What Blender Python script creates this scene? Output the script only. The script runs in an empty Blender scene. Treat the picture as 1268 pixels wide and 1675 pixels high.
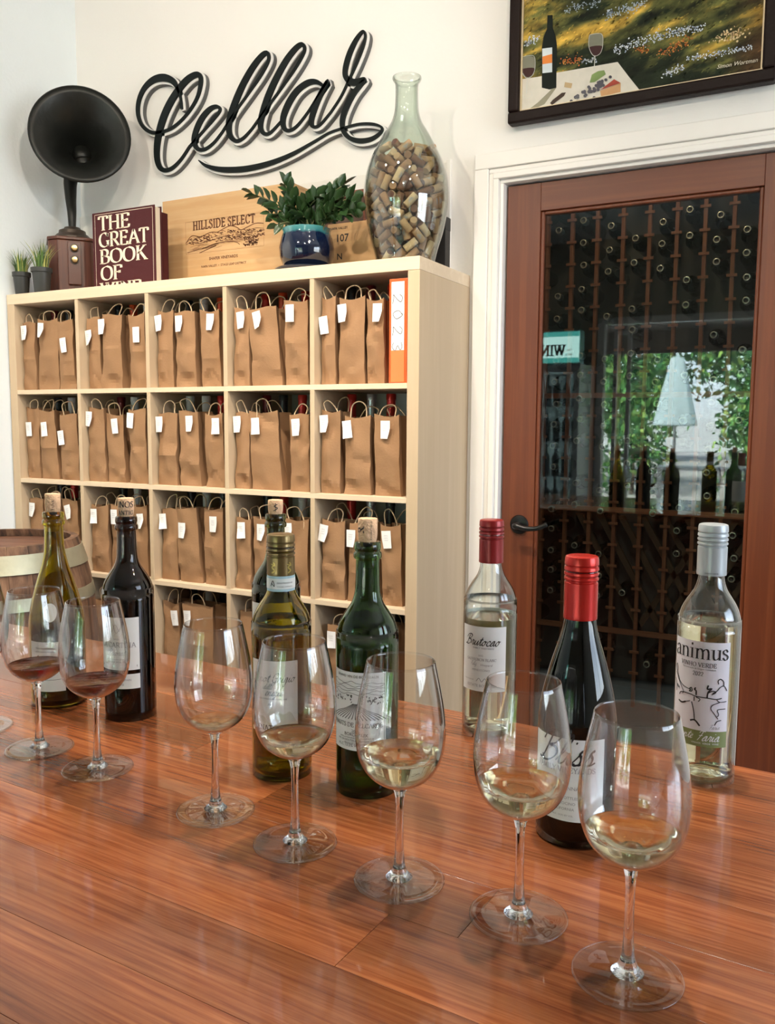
import bpy, bmesh, math, random
from mathutils import Vector, Matrix, noise
random.seed(11)
scene = bpy.context.scene
COL = scene.collection
# ------------------------------------------------------------------ camera
CAMZ = 1.326
F_PX, YAW, PITCH, ROLL = 1399.7, .4883, .1035, .0061
_w = Vector((-math.sin(YAW)*math.cos(PITCH), math.cos(YAW)*math.cos(PITCH), -math.sin(PITCH)))
_r0 = Vector((math.cos(YAW), math.sin(YAW), 0)); _u0 = _r0.cross(_w)
_r = _r0*math.cos(ROLL)+_u0*math.sin(ROLL); _u = -_r0*math.sin(ROLL)+_u0*math.cos(ROLL)
CAM = Vector((0, 0, CAMZ))
cam_data = bpy.data.cameras.new('camera'); cam = bpy.data.objects.new('camera', cam_data); COL.objects.link(cam)
cam_data.sensor_fit = 'VERTICAL'; cam_data.sensor_height = 36.0; cam_data.lens = F_PX/1675*36.0
cam_data.clip_start = .02; cam_data.clip_end = 200
cam.matrix_world = Matrix(((_r.x, _u.x, -_w.x, 0), (_r.y, _u.y, -_w.y, 0), (_r.z, _u.z, -_w.z, CAMZ), (0, 0, 0, 1)))
scene.camera = cam
# unprojection of measured points onto real planes of the room (used once, to read off world positions)
def _ray(px, py): return _w+_r*((px-634)/F_PX)-_u*((py-837.5)/F_PX)
def on_y(px, py, y):
    d = _ray(px, py); return CAM+d*((y-CAM.y)/d.y)
def on_z(px, py, z):
    d = _ray(px, py); return CAM+d*((z-CAM.z)/d.z)
def on_x(px, py, x):
    d = _ray(px, py); return CAM+d*((x-CAM.x)/d.x)
# ------------------------------------------------------------------ world, sun, lamps, exposure
world = bpy.data.worlds.new('world'); scene.world = world; world.use_nodes = True
wn = world.node_tree.nodes; wl = world.node_tree.links
bg = wn['Background']
sky = wn.new('ShaderNodeTexSky'); sky.sky_type = 'HOSEK_WILKIE'; sky.sun_direction = Vector((-.35, .62, .7)).normalized(); sky.turbidity = 4; sky.ground_albedo = .4
hs = wn.new('ShaderNodeHueSaturation'); hs.inputs['Saturation'].default_value = .55
wl.new(sky.outputs[0], hs.inputs['Color']); wl.new(hs.outputs[0], bg.inputs['Color'])
bg.inputs['Strength'].default_value = 34.0
def lamp(name, kind, loc, energy, color, target=None, **kw):
    l = bpy.data.lights.new(name, kind); l.energy = energy; l.color = color
    for k, v in kw.items():
        setattr(l, k, v)
    o = bpy.data.objects.new(name, l); COL.objects.link(o); o.location = loc
    if target is not None:
        o.rotation_euler = (Vector(target)-Vector(loc)).to_track_quat('-Z', 'Y').to_euler()
    return o
lamp('sun', 'SUN', (0, 0, 8), 45.0, (1, .95, .86), (3.0, -6.0, -1.0), angle=.02)
# daylight openings (portals only guide the sky light through the real windows)
for nm, loc, tgt, sx, sy in (('front_window_portal', (-1.15, -3.66, 1.25), (-1.15, 0, 1.25), 2.5, 2.5), ('side_window_portal', (2.86, 1.15, 1.85), (0, 1.15, 1.85), 2.1, 1.5)):
    p = lamp(nm, 'AREA', loc, 1, (1, 1, 1), tgt, shape='RECTANGLE', size=sx, size_y=sy); p.data.cycles.is_portal = True
WARM = (1, .87, .71)
CEIL = 3.25
SPOTS = [(-.32, 1.22), (-1.25, 1.26), (-2.25, 1.3), (.75, 1.2)]
SPOT_W = [95, 95, 95, 40]
TRACKS = [((-1.75, -.5, 3.05), (-2.2, 2.75, 2.0), 70), ((.25, .55, 3.05), (-2.9, 2.45, 2.2), 85), ((-.2, -.6, 3.05), (-1.2, 2.75, 2.1), 60)]
scene.view_settings.view_transform = 'Standard'; scene.view_settings.look = 'None'
scene.view_settings.exposure = 0.52; scene.view_settings.gamma = 1.0; scene.view_settings.use_curve_mapping = False
scene.cycles.use_denoising = True
scene.cycles.max_bounces = 14; scene.cycles.transmission_bounces = 12; scene.cycles.transparent_max_bounces = 32
scene.cycles.glossy_bounces = 6; scene.cycles.diffuse_bounces = 4
scene.cycles.sample_clamp_indirect = 6.0; scene.cycles.blur_glossy = .3
# ------------------------------------------------------------------ materials
MATS = {}
def _setup(name):
    m = bpy.data.materials.new(name); m.use_nodes = True
    nt = m.node_tree; b = nt.nodes['Principled BSDF']; MATS[name] = m
    return m, nt, b
def mat(name, col, rough=.5, metal=0., bump=0., bscale=40., var=0., vscale=8., spec=.5, coat=0., trans=0., ior=1.5, emis=None, estr=0., sheen=0.):
    if name in MATS: return MATS[name]
    m, nt, b = _setup(name)
    b.inputs['Base Color'].default_value = (*col, 1); b.inputs['Roughness'].default_value = rough
    b.inputs['Metallic'].default_value = metal; b.inputs['Specular IOR Level'].default_value = spec
    b.inputs['Coat Weight'].default_value = coat; b.inputs['Coat Roughness'].default_value = .06
    b.inputs['Transmission Weight'].default_value = trans; b.inputs['IOR'].default_value = ior
    if emis: b.inputs['Emission Color'].default_value = (*emis, 1); b.inputs['Emission Strength'].default_value = estr
    if sheen: b.inputs['Sheen Weight'].default_value = sheen
    tc = nt.nodes.new('ShaderNodeTexCoord')
    if bump:
        n = nt.nodes.new('ShaderNodeTexNoise'); n.inputs['Scale'].default_value = bscale; n.inputs['Detail'].default_value = 4
        bp = nt.nodes.new('ShaderNodeBump'); bp.inputs['Strength'].default_value = bump; bp.inputs['Distance'].default_value = .01
        nt.links.new(tc.outputs['Object'], n.inputs['Vector']); nt.links.new(n.outputs[0], bp.inputs['Height']); nt.links.new(bp.outputs[0], b.inputs['Normal'])
    if var:
        n = nt.nodes.new('ShaderNodeTexNoise'); n.inputs['Scale'].default_value = vscale; n.inputs['Detail'].default_value = 5
        mx = nt.nodes.new('ShaderNodeMix'); mx.data_type = 'RGBA'
        mx.inputs['A'].default_value = (*[c*(1-var) for c in col], 1); mx.inputs['B'].default_value = (*[min(1, c*(1+var)) for c in col], 1)
        nt.links.new(tc.outputs['Object'], n.inputs['Vector']); nt.links.new(n.outputs[0], mx.inputs['Factor']); nt.links.new(mx.outputs['Result'], b.inputs['Base Color'])
    return m
def wood(name, c1, c2, axis='X', rough=.45, scale=(3, 60), coat=0., rnd=0., bump=.08, dark=None, blotch=0.):
    """streaky wood: noise stretched along the grain axis; rnd shifts grain and tone per object"""
    if name in MATS: return MATS[name]
    m, nt, b = _setup(name); N = nt.nodes.new; L = nt.links.new
    tc = N('ShaderNodeTexCoord'); mp = N('ShaderNodeMapping'); s = [scale[1]]*3; s['XYZ'.index(axis)] = scale[0]; mp.inputs['Scale'].default_value = s
    L(tc.outputs['Object'], mp.inputs['Vector'])
    oi = N('ShaderNodeObjectInfo'); mul = N('ShaderNodeMath'); mul.operation = 'MULTIPLY'; mul.inputs[1].default_value = 37.0
    L(oi.outputs['Random'], mul.inputs[0])
    cx = N('ShaderNodeCombineXYZ')
    for k in range(3): L(mul.outputs[0], cx.inputs[k])
    L(cx.outputs[0], mp.inputs['Location'])
    n = N('ShaderNodeTexNoise'); n.inputs['Scale'].default_value = 1; n.inputs['Detail'].default_value = 7; n.inputs['Roughness'].default_value = .62; n.inputs['Distortion'].default_value = .35
    L(mp.outputs[0], n.inputs['Vector'])
    cr = N('ShaderNodeValToRGB'); e = cr.color_ramp.elements
    e[0].position = .3; e[0].color = (*(dark or c1), 1); e[1].position = .72; e[1].color = (*c2, 1)
    mid = e.new(.46); mid.color = (*c1, 1)
    L(n.outputs[0], cr.inputs[0]); out = cr.outputs[0]
    if blotch:
        n3 = N('ShaderNodeTexNoise'); n3.inputs['Scale'].default_value = 5; n3.inputs['Detail'].default_value = 3; m3 = N('ShaderNodeMapping'); s3 = [2.6]*3; s3['XYZ'.index(axis)] = .7; m3.inputs['Scale'].default_value = s3
        L(tc.outputs['Object'], m3.inputs['Vector']); L(cx.outputs[0], m3.inputs['Location']); L(m3.outputs[0], n3.inputs['Vector'])
        r3 = N('ShaderNodeMapRange'); r3.inputs['From Min'].default_value = .3; r3.inputs['From Max'].default_value = .7; r3.inputs['To Min'].default_value = 1-blotch; r3.inputs['To Max'].default_value = 1+blotch; L(n3.outputs[0], r3.inputs['Value'])
        h3 = N('ShaderNodeHueSaturation'); L(r3.outputs[0], h3.inputs['Value']); L(out, h3.inputs['Color']); out = h3.outputs[0]
    if rnd:
        hsv = N('ShaderNodeHueSaturation'); mr = N('ShaderNodeMapRange'); mr.inputs['To Min'].default_value = 1-rnd; mr.inputs['To Max'].default_value = 1+rnd
        L(oi.outputs['Random'], mr.inputs['Value']); L(mr.outputs[0], hsv.inputs['Value']); L(out, hsv.inputs['Color']); out = hsv.outputs[0]
    L(out, b.inputs['Base Color']); b.inputs['Roughness'].default_value = rough
    b.inputs['Coat Weight'].default_value = coat; b.inputs['Coat Roughness'].default_value = .05
    if bump:
        bp = N('ShaderNodeBump'); bp.inputs['Strength'].default_value = bump; bp.inputs['Distance'].default_value = .004
        L(n.outputs[0], bp.inputs['Height']); L(bp.outputs[0], b.inputs['Normal'])
    return m
def clear_glass(name, tint=(.96, .98, .97), edge=(.45, .5, .5), refl=1.0, power=3.0, f0=.04, fexp=5.):
    """thin clear glass: see-through with Schlick reflection; longer path at grazing angles darkens it"""
    if name in MATS: return MATS[name]
    m = bpy.data.materials.new(name); m.use_nodes = True; nt = m.node_tree; nt.nodes.clear(); N = nt.nodes.new; L = nt.links.new
    lw = N('ShaderNodeLayerWeight'); lw.inputs['Blend'].default_value = .5
    p5 = N('ShaderNodeMath'); p5.operation = 'POWER'; p5.inputs[1].default_value = fexp; L(lw.outputs['Facing'], p5.inputs[0])
    fr = N('ShaderNodeMath'); fr.operation = 'MULTIPLY_ADD'; fr.inputs[1].default_value = (1-f0)*refl; fr.inputs[2].default_value = f0*refl; L(p5.outputs[0], fr.inputs[0])
    p3 = N('ShaderNodeMath'); p3.operation = 'POWER'; p3.inputs[1].default_value = power; L(lw.outputs['Facing'], p3.inputs[0])
    mx = N('ShaderNodeMix'); mx.data_type = 'RGBA'; mx.inputs['A'].default_value = (*tint, 1); mx.inputs['B'].default_value = (*edge, 1); L(p3.outputs[0], mx.inputs['Factor'])
    tr = N('ShaderNodeBsdfTransparent'); L(mx.outputs['Result'], tr.inputs[0])
    gl = N('ShaderNodeBsdfGlossy'); gl.inputs['Roughness'].default_value = .015
    ms = N('ShaderNodeMixShader'); L(fr.outputs[0], ms.inputs[0]); L(tr.outputs[0], ms.inputs[1]); L(gl.outputs[0], ms.inputs[2])
    o = N('ShaderNodeOutputMaterial'); L(ms.outputs[0], o.inputs[0]); MATS[name] = m
    return m
# ------------------------------------------------------------------ mesh builder
class MB:
    def __init__(s): s.v = []; s.f = []; s.m = []; s.cur = 0
    def face(s, idx): s.f.append(tuple(idx)); s.m.append(s.cur)
    def box(s, x0, x1, y0, y1, z0, z1):
        b = len(s.v); s.v += [(x, y, z) for z in (z0, z1) for y in (y0, y1) for x in (x0, x1)]
        for q in ((0, 2, 3, 1), (4, 5, 7, 6), (0, 1, 5, 4), (2, 6, 7, 3), (0, 4, 6, 2), (1, 3, 7, 5)): s.face([b+i for i in q])
        return s
    def hexa(s, pts):
        b = len(s.v); s.v += [tuple(p) for p in pts]
        for q in ((0, 2, 3, 1), (4, 5, 7, 6), (0, 1, 5, 4), (2, 6, 7, 3), (0, 4, 6, 2), (1, 3, 7, 5)): s.face([b+i for i in q])
        return s
    def lathe(s, prof, n=32, M=None, ang=6.283185307):
        full = ang > 6.28; rings = []
        for r, z in prof:
            if r < 1e-6:
                s.v.append((0, 0, z)); rings.append([len(s.v)-1]*(n+(0 if full else 1)))
            else:
                b = len(s.v); k = n if full else n+1
                s.v += [(r*math.cos(ang*i/n), r*math.sin(ang*i/n), z) for i in range(k)]; rings.append(list(range(b, b+k)))
        if M is not None:
            ids = set(i for r in rings for i in r)
            for i in ids: s.v[i] = tuple(M @ Vector(s.v[i]))
        for a, b in zip(rings, rings[1:]):
            for i in range(n):
                j = (i+1) % n if full else i+1
                q = []
                for t in (a[i], a[j], b[j], b[i]):
                    if t not in q: q.append(t)
                if len(q) > 2: s.face(q)
        return s
    def tube(s, pts, rad, n=8, cap=True):
        pts = [Vector(p) for p in pts]
        if not hasattr(rad, '__len__'): rad = [rad]*len(pts)
        up = None; rings = []
        for i, p in enumerate(pts):
            d = (pts[min(i+1, len(pts)-1)]-pts[max(i-1, 0)]).normalized()
            if up is None: up = d.orthogonal().normalized()
            up = (up-d*up.dot(d)).normalized(); sd = d.cross(up)
            b = len(s.v); s.v += [tuple(p+(up*math.cos(6.28318*k/n)+sd*math.sin(6.28318*k/n))*rad[i]) for k in range(n)]; rings.append(b)
        for a, b in zip(rings, rings[1:]):
            for k in range(n): s.face((a+k, a+(k+1) % n, b+(k+1) % n, b+k))
        if cap: s.face(list(range(rings[0]+n-1, rings[0]-1, -1))); s.face(list(range(rings[-1], rings[-1]+n)))
        return s
    def grid(s, fn, nu, nv):
        b = len(s.v)
        for j in range(nv+1):
            for i in range(nu+1): s.v.append(tuple(fn(i/nu, j/nv)))
        for j in range(nv):
            for i in range(nu):
                a = b+j*(nu+1)+i; s.face((a, a+1, a+nu+2, a+nu+1))
        return s
    def poly(s, polys, mapper):
        """polys: list of (verts2d, faces) placed by mapper(u, v)"""
        for vs, fs in polys:
            b = len(s.v); s.v += [tuple(mapper(*p)) for p in vs]
            for f in fs: s.face([b+i for i in f])
        return s
    def build(s, name, mats, parent=None, loc=None, smooth=False, bevel=0., rot=None, auto=None):
        me = bpy.data.meshes.new(name); me.from_pydata(s.v, [], s.f)
        for m in (mats if isinstance(mats, (list, tuple)) else [mats]): me.materials.append(m)
        if any(s.m): me.polygons.foreach_set('material_index', s.m)
        if smooth: me.polygons.foreach_set('use_smooth', [True]*len(s.f))
        me.update()
        if auto is not None and smooth: me.set_sharp_from_angle(angle=auto)
        o = bpy.data.objects.new(name, me); COL.objects.link(o)
        if parent is not None: o.parent = parent
        if loc is not None: o.location = loc
        if rot is not None: o.rotation_euler = rot
        if bevel:
            bv = o.modifiers.new('bevel', 'BEVEL'); bv.width = bevel; bv.segments = 2; bv.limit_method = 'ANGLE'; bv.angle_limit = .6
        return o
def tag(o, label=None, cat=None, group=None, kind=None):
    if label: o['label'] = label
    if cat: o['category'] = cat
    if group: o['group'] = group
    if kind: o['kind'] = kind
    return o
def thing(name, label, cat, loc=(0, 0, 0), rz=0., group=None):
    o = bpy.data.objects.new(name, None); COL.objects.link(o); o.empty_display_size = .05
    o.location = loc; o.rotation_euler = (0, 0, rz)
    return tag(o, label, cat, group)
def copy_tree(src, parent=None):
    c = src.copy(); COL.objects.link(c)
    if parent is not None: c.parent = parent
    for ch in KIDS.get(src.name, []): copy_tree(ch, c)
    return c
KIDS = {}
def kids(root):
    """remember the children of a prototype before copies are made"""
    for o in COL.objects:
        if o.parent is not None: KIDS.setdefault(o.parent.name, [])
    KIDS.clear()
    for o in COL.objects:
        if o.parent is not None: KIDS.setdefault(o.parent.name, []).append(o)
def catmull(pts, k=5, closed=False):
    n = len(pts); out = []
    if n < 3: return list(pts)
    for i in range(n if closed else n-1):
        p0 = pts[(i-1) % n] if (closed or i) else pts[0]; p1 = pts[i]; p2 = pts[(i+1) % n]; p3 = pts[(i+2) % n] if (closed or i+2 < n) else pts[-1]
        for j in range(k):
            t = j/k
            out.append(tuple(.5*(2*b+(c-a)*t+(2*a-5*b+4*c-d)*t*t+(3*b-a-3*c+d)*t**3) for a, b, c, d in zip(p0, p1, p2, p3)))
    if not closed: out.append(tuple(pts[-1]))
    return out
# ------------------------------------------------------------------ lettering
def ribbon(pts, widths):
    """flat stroke of varying width -> (verts, faces)"""
    vs = []; fs = []; n = len(pts)
    for i, p in enumerate(pts):
        a = pts[max(i-1, 0)]; b = pts[min(i+1, n-1)]; dx, dy = b[0]-a[0], b[1]-a[1]; l = math.hypot(dx, dy) or 1
        w = widths[i]/2; vs += [(p[0]-dy/l*w, p[1]+dx/l*w), (p[0]+dy/l*w, p[1]-dx/l*w)]
    for i in range(n-1): fs.append((2*i, 2*i+1, 2*i+3, 2*i+2))
    return vs, fs
def nib(pts, T, t, ang=.38):
    w = []
    for i in range(len(pts)):
        a = pts[max(i-1, 0)]; b = pts[min(i+1, len(pts)-1)]; th = math.atan2(b[1]-a[1], b[0]-a[0]); w.append(t+(T-t)*abs(math.sin(th-ang)))
    return w
SER = {  # adv, straight strokes, curved strokes, serif feet
'A': (.84, [[(.08, 0), (.42, 1)], [(.42, 1), (.78, 0)], [(.2, .35), (.64, .35)]], [], [(.08, 0), (.78, 0)]),
'B': (.74, [[(.16, 0), (.16, 1)]], [[(.16, 1), (.4, 1), (.57, .88), (.55, .63), (.38, .53), (.16, .53)], [(.16, .53), (.42, .53), (.66, .4), (.62, .1), (.42, 0), (.16, 0)]], [(.14, 0), (.14, 1)]),
'C': (.82, [[(.73, .95), (.73, .74)]], [[(.73, .76), (.62, .94), (.43, 1), (.18, .85), (.08, .5), (.18, .15), (.43, 0), (.63, .06), (.75, .24)]], []),
'D': (.9, [[(.16, 0), (.16, 1)]], [[(.16, 1), (.45, 1), (.73, .83), (.82, .5), (.73, .17), (.45, 0), (.16, 0)]], [(.14, 0), (.14, 1)]),
'E': (.72, [[(.16, 0), (.16, 1)], [(.16, 1), (.6, 1), (.62, .8)], [(.16, .53), (.5, .53)], [(.5, .62), (.5, .44)], [(.16, 0), (.62, 0), (.66, .22)]], [], [(.14, 0), (.14, 1)]),
'F': (.66, [[(.16, 0), (.16, 1)], [(.16, 1), (.6, 1), (.62, .8)], [(.16, .53), (.48, .53)], [(.48, .62), (.48, .44)]], [], [(.16, 0), (.14, 1)]),
'G': (.88, [[(.73, .95), (.73, .74)], [(.75, .4), (.75, .05)]], [[(.73, .76), (.62, .94), (.43, 1), (.18, .85), (.08, .5), (.18, .15), (.43, 0), (.65, .04), (.75, .14)]], [(.74, .42)]),
'H': (.9, [[(.17, 0), (.17, 1)], [(.73, 0), (.73, 1)], [(.17, .52), (.73, .52)]], [], [(.17, 0), (.17, 1), (.73, 0), (.73, 1)]),
'I': (.38, [[(.19, 0), (.19, 1)]], [], [(.19, 0), (.19, 1)]),
'J': (.42, [], [[(.26, 1), (.26, .2), (.18, -.12), (.0, -.18)]], [(.26, 1)]),
'K': (.82, [[(.17, 0), (.17, 1)], [(.64, 1), (.18, .45)], [(.32, .6), (.73, 0)]], [], [(.17, 0), (.17, 1), (.64, 1), (.73, 0)]),
'L': (.66, [[(.16, 0), (.16, 1)], [(.16, 0), (.58, 0), (.62, .24)]], [], [(.16, 0), (.16, 1)]),
'M': (.98, [[(.12, 0), (.16, 1)], [(.16, 1), (.48, .08)], [(.48, .08), (.8, 1)], [(.8, 1), (.85, 0)]], [], [(.12, 0), (.13, 1), (.85, 0), (.83, 1)]),
'N': (.86, [[(.15, 0), (.15, 1)], [(.15, 1), (.71, 0)], [(.71, 0), (.71, 1)]], [], [(.15, 0), (.12, 1), (.71, 1)]),
'O': (.9, [], [[(.45, 1), (.16, .86), (.07, .5), (.16, .14), (.45, 0), (.74, .14), (.83, .5), (.74, .86), (.45, 1)]], []),
'P': (.68, [[(.16, 0), (.16, 1)]], [[(.16, 1), (.42, 1), (.62, .88), (.6, .58), (.42, .48), (.16, .48)]], [(.16, 0), (.14, 1)]),
'R': (.78, [[(.16, 0), (.16, 1)], [(.38, .48), (.73, 0)]], [[(.16, 1), (.42, 1), (.62, .88), (.6, .58), (.42, .48), (.16, .48)]], [(.16, 0), (.14, 1), (.74, 0)]),
'S': (.62, [], [[(.5, .78), (.42, .96), (.26, 1), (.1, .85), (.14, .65), (.34, .52), (.52, .37), (.52, .12), (.33, 0), (.15, .04), (.07, .25)]], []),
'T': (.74, [[(.37, 0), (.37, 1)], [(.04, .8), (.06, 1), (.68, 1), (.7, .8)]], [], [(.37, 0)]),
'U': (.84, [[(.14, 1), (.14, .4)], [(.68, 1), (.68, .4)]], [[(.14, .42), (.17, .12), (.4, 0), (.63, .1), (.68, .42)]], [(.14, 1), (.68, 1)]),
'V': (.78, [[(.05, 1), (.4, 0)], [(.4, 0), (.73, 1)]], [], [(.06, 1), (.73, 1)]),
'W': (1.05, [[(.04, 1), (.3, 0)], [(.3, 0), (.52, .95)], [(.52, .95), (.76, 0)], [(.76, 0), (1.0, 1)]], [], [(.05, 1), (1.0, 1), (.5, 1)]),
'Y': (.74, [[(.04, 1), (.36, .5)], [(.7, 1), (.36, .5)], [(.36, .5), (.36, 0)]], [], [(.36, 0), (.04, 1), (.7, 1)]),
'0': (.6, [], [[(.3, 1), (.12, .84), (.07, .5), (.12, .16), (.3, 0), (.48, .16), (.53, .5), (.48, .84), (.3, 1)]], []),
'1': (.4, [[(.2, 0), (.2, 1)]], [], [(.2, 0)]),
'2': (.6, [[(.08, .03), (.54, .03)]], [[(.1, .75), (.16, .95), (.32, 1), (.48, .85), (.43, .55), (.08, .05)]], []),
'a': (.58, [], [[(.09, .48), (.2, .62), (.36, .6), (.42, .45), (.42, .1), (.48, .01), (.56, .06)], [(.42, .37), (.2, .3), (.08, .16), (.15, .01), (.3, .02), (.42, .16)]], []),
'n': (.64, [[(.14, .62), (.14, 0)], [(.5, .4), (.5, 0)]], [[(.14, .46), (.28, .61), (.44, .58), (.5, .4)]], [(.14, 0), (.5, 0), (.1, .61)]),
'i': (.32, [[(.15, .62), (.15, 0)], [(.15, .94), (.15, .8)]], [], [(.15, 0), (.11, .61)]),
'm': (.94, [[(.14, .62), (.14, 0)], [(.47, .4), (.47, 0)], [(.8, .4), (.8, 0)]], [[(.14, .46), (.27, .61), (.41, .58), (.47, .4)], [(.47, .46), (.6, .61), (.74, .58), (.8, .4)]], [(.14, 0), (.47, 0), (.8, 0), (.1, .61)]),
'u': (.64, [[(.14, .62), (.14, .2)], [(.5, .62), (.5, 0)]], [[(.14, .22), (.18, .04), (.32, .02), (.5, .18)]], [(.1, .61), (.46, .61), (.54, 0)]),
's': (.45, [], [[(.36, .48), (.28, .61), (.16, .62), (.07, .5), (.13, .38), (.28, .3), (.38, .18), (.32, .03), (.18, 0), (.06, .14)]], []),
}
def serif(text, h, T=.15, t=.045, track=.06, cond=1.0):
    """roman capitals drawn with a broad pen -> polys, width"""
    polys = []; x = 0
    for ch in text:
        if ch == ' ': x += .36*cond; continue
        if ch not in SER: x += .3*cond; continue
        adv, st, cv, sf = SER[ch]
        for P in st:
            for a, b in zip(P, P[1:]):
                pts = [(x+a[0]*cond, a[1]), (x+b[0]*cond, b[1])]; polys.append(ribbon(pts, nib(pts, T, t)))
        for P in cv:
            pts = [(x+a*cond, b) for a, b in catmull(P, 4)]; polys.append(ribbon(pts, nib(pts, T, t)))
        for (sx, sy) in sf:
            pts = [(x+sx*cond-T*.95*cond, sy), (x+sx*cond+T*.95*cond, sy)]; polys.append(ribbon(pts, [t*1.1]*2))
        x += (adv+track)*cond
    return [([(a*h, b*h) for a, b in vs], fs) for vs, fs in polys], x*h
SCR = {
'a': (1.0, [[(0, .15), (.35, .6), (.75, .95), (.45, 1), (.15, .6), (.1, .2), (.3, 0), (.6, .3), (.78, .9), (.7, .3), (.8, .02), (1.05, .2)]]),
'c': (.8, [[(.68, .74), (.66, .92), (.48, 1.02), (.22, .75), (.14, .3), (.34, 0), (.58, .04), (.85, .2)]]),
'e': (.65, [[(0, .15), (.4, .5), (.55, .8), (.4, 1), (.2, .75), (.12, .3), (.3, 0), (.68, .2)]]),
'g': (.95, [[(0, .15), (.35, .6), (.7, .95), (.4, .98), (.12, .55), (.2, .1), (.5, .2), (.72, .9), (.6, -.3), (.4, -.95), (.15, -.8), (.4, -.3), (1, .2)]]),
'i': (.55, [[(0, .15), (.25, .95), (.2, .25), (.35, 0), (.6, .2)], [(.36, 1.45), (.4, 1.58)]]),
'l': (.55, [[(0, .15), (.4, 1.0), (.58, 1.8), (.42, 2.05), (.28, 1.4), (.2, .4), (.35, 0), (.6, .2)]]),
'n': (.95, [[(0, .15), (.2, .9), (.25, 1.0), (.2, 0), (.25, .5), (.5, .95), (.65, .8), (.6, .2), (.72, 0), (1, .2)]]),
'o': (.92, [[(0, .2), (.2, .7), (.5, 1), (.2, .7), (.12, .25), (.35, 0), (.65, .25), (.7, .7), (.5, 1), (.6, .82), (.97, .9)]]),
'r': (.75, [[(0, .15), (.25, .8), (.3, 1.05), (.5, .92), (.6, .88), (.5, .3), (.6, 0), (.8, .2)]]),
's': (.72, [[(0, .15), (.22, .55), (.42, 1.05)], [(.5, .95), (.36, .98), (.3, .78), (.5, .45), (.46, .1), (.2, .0), (.08, .14)], [(.4, .03), (.55, .06), (.78, .2)]]),
't': (.65, [[(0, .15), (.35, 1.1), (.5, 1.7), (.35, .4), (.48, 0), (.7, .2)], [(.08, 1.15), (.75, 1.25)]]),
'u': (1.0, [[(0, .15), (.25, .95), (.18, .3), (.35, 0), (.6, .3), (.8, .95), (.75, .25), (.85, 0), (1.05, .2)]]),
'z': (.75, [[(0, .2), (.2, .95), (.5, .9), (.15, .1), (.4, .2), (.45, -.3), (.2, -.8), (.1, -.5), (.78, .2)]]),
'd': (1.0, [[(0, .15), (.35, .6), (.75, .95), (.45, 1), (.15, .6), (.1, .2), (.3, 0), (.6, .3), (.95, 2.0), (.7, .4), (.8, .02), (1.05, .2)]]),
'v': (.8, [[(0, .6), (.2, .95), (.25, .2), (.4, 0), (.65, .6), (.6, 1), (.85, .85)]]),
'B': (1.3, [[(.5, 1.95), (.4, 1.0), (.2, .1), (-.15, .05)], [(-.1, 1.4), (.1, 2.0), (.7, 2.2), (1.1, 1.85), (.85, 1.3), (.45, 1.1), (.95, 1.05), (1.2, .6), (.9, .1), (.4, -.05), (.15, .3)]]),
'P': (1.1, [[(.5, 1.95), (.4, 1.0), (.2, .1), (-.15, .05)], [(-.1, 1.4), (.1, 2.0), (.7, 2.2), (1.1, 1.8), (.8, 1.1), (.4, .95)]]),
'G': (1.25, [[(1.05, 1.7), (.8, 2.1), (.4, 1.9), (.1, 1.2), (.15, .3), (.5, 0), (.85, .3), (.95, .95), (.6, .8)], [(.98, .9), (.9, .2), (.6, -.7), (.1, -.6), (.7, -.1), (1.25, .2)]]),
'F': (1.0, [[(.1, 1.6), (.3, 2.0), (1.1, 1.95)], [(.7, 1.95), (.5, .9), (.2, 0)], [(.2, 1.0), (.8, 1.1)]]),
}
def script(text, h, T=.2, t=.07, slant=.35):
    """joined cursive, h is the x-height"""
    polys = []; x = 0
    for ch in text:
        if ch == ' ': x += .6; continue
        if ch not in SCR: x += .5; continue
        adv, cv = SCR[ch]
        for P in cv:
            pts = [(x+a+slant*b, b) for a, b in (catmull(P, 4) if len(P) > 2 else P)]; polys.append(ribbon(pts, nib(pts, T, t, .75)))
        x += adv
    return [([(a*h, b*h) for a, b in vs], fs) for vs, fs in polys], x*h
def font(text, h, bold=0., shear=0., space=1.0):
    cu = bpy.data.curves.new('tmp', 'FONT'); cu.body = text; cu.size = h*1.37; cu.shear = shear; cu.resolution_u = 2; cu.space_character = space
    cu.offset = bold*h
    ob = bpy.data.objects.new('tmp', cu); COL.objects.link(ob)
    dg = bpy.context.evaluated_depsgraph_get(); me = bpy.data.meshes.new_from_object(ob.evaluated_get(dg))
    vs = [(v.co.x, v.co.y) for v in me.vertices]; fs = [tuple(p.vertices) for p in me.polygons]
    bpy.data.objects.remove(ob); bpy.data.curves.remove(cu); bpy.data.meshes.remove(me)
    w = max([v[0] for v in vs] or [0])
    return [(vs, fs)], w
def shift(pw, x, y, fit=None, center=True, sy=1.):
    polys, w = pw; k = (fit/w) if fit and w else 1.
    x0 = x-(w*k/2 if center else 0)
    return [([(a*k+x0, b*(k if fit and sy == 1. else sy)+y) for a, b in vs], fs) for vs, fs in polys]
def line(pts, w, smooth=True):
    p = catmull(pts, 4) if smooth and len(pts) > 2 else pts
    return [ribbon(p, [w]*len(p))]
def rect(x0, x1, y0, y1): return [([(x0, y0), (x1, y0), (x1, y1), (x0, y1)], [(0, 1, 2, 3)])]
def flat(org, X, Y, N, off=.0006):
    org, X, Y, N = Vector(org), Vector(X), Vector(Y), Vector(N)
    return lambda u, v: org+X*u+Y*v+N*off
def cyl(r, a0, z0, off=.0003):
    """wrap (u,v) round a vertical cylinder; a0 = direction of u=0"""
    return lambda u, v: Vector(((r+off)*math.cos(a0+u/r), (r+off)*math.sin(a0+u/r), z0+v))
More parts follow.
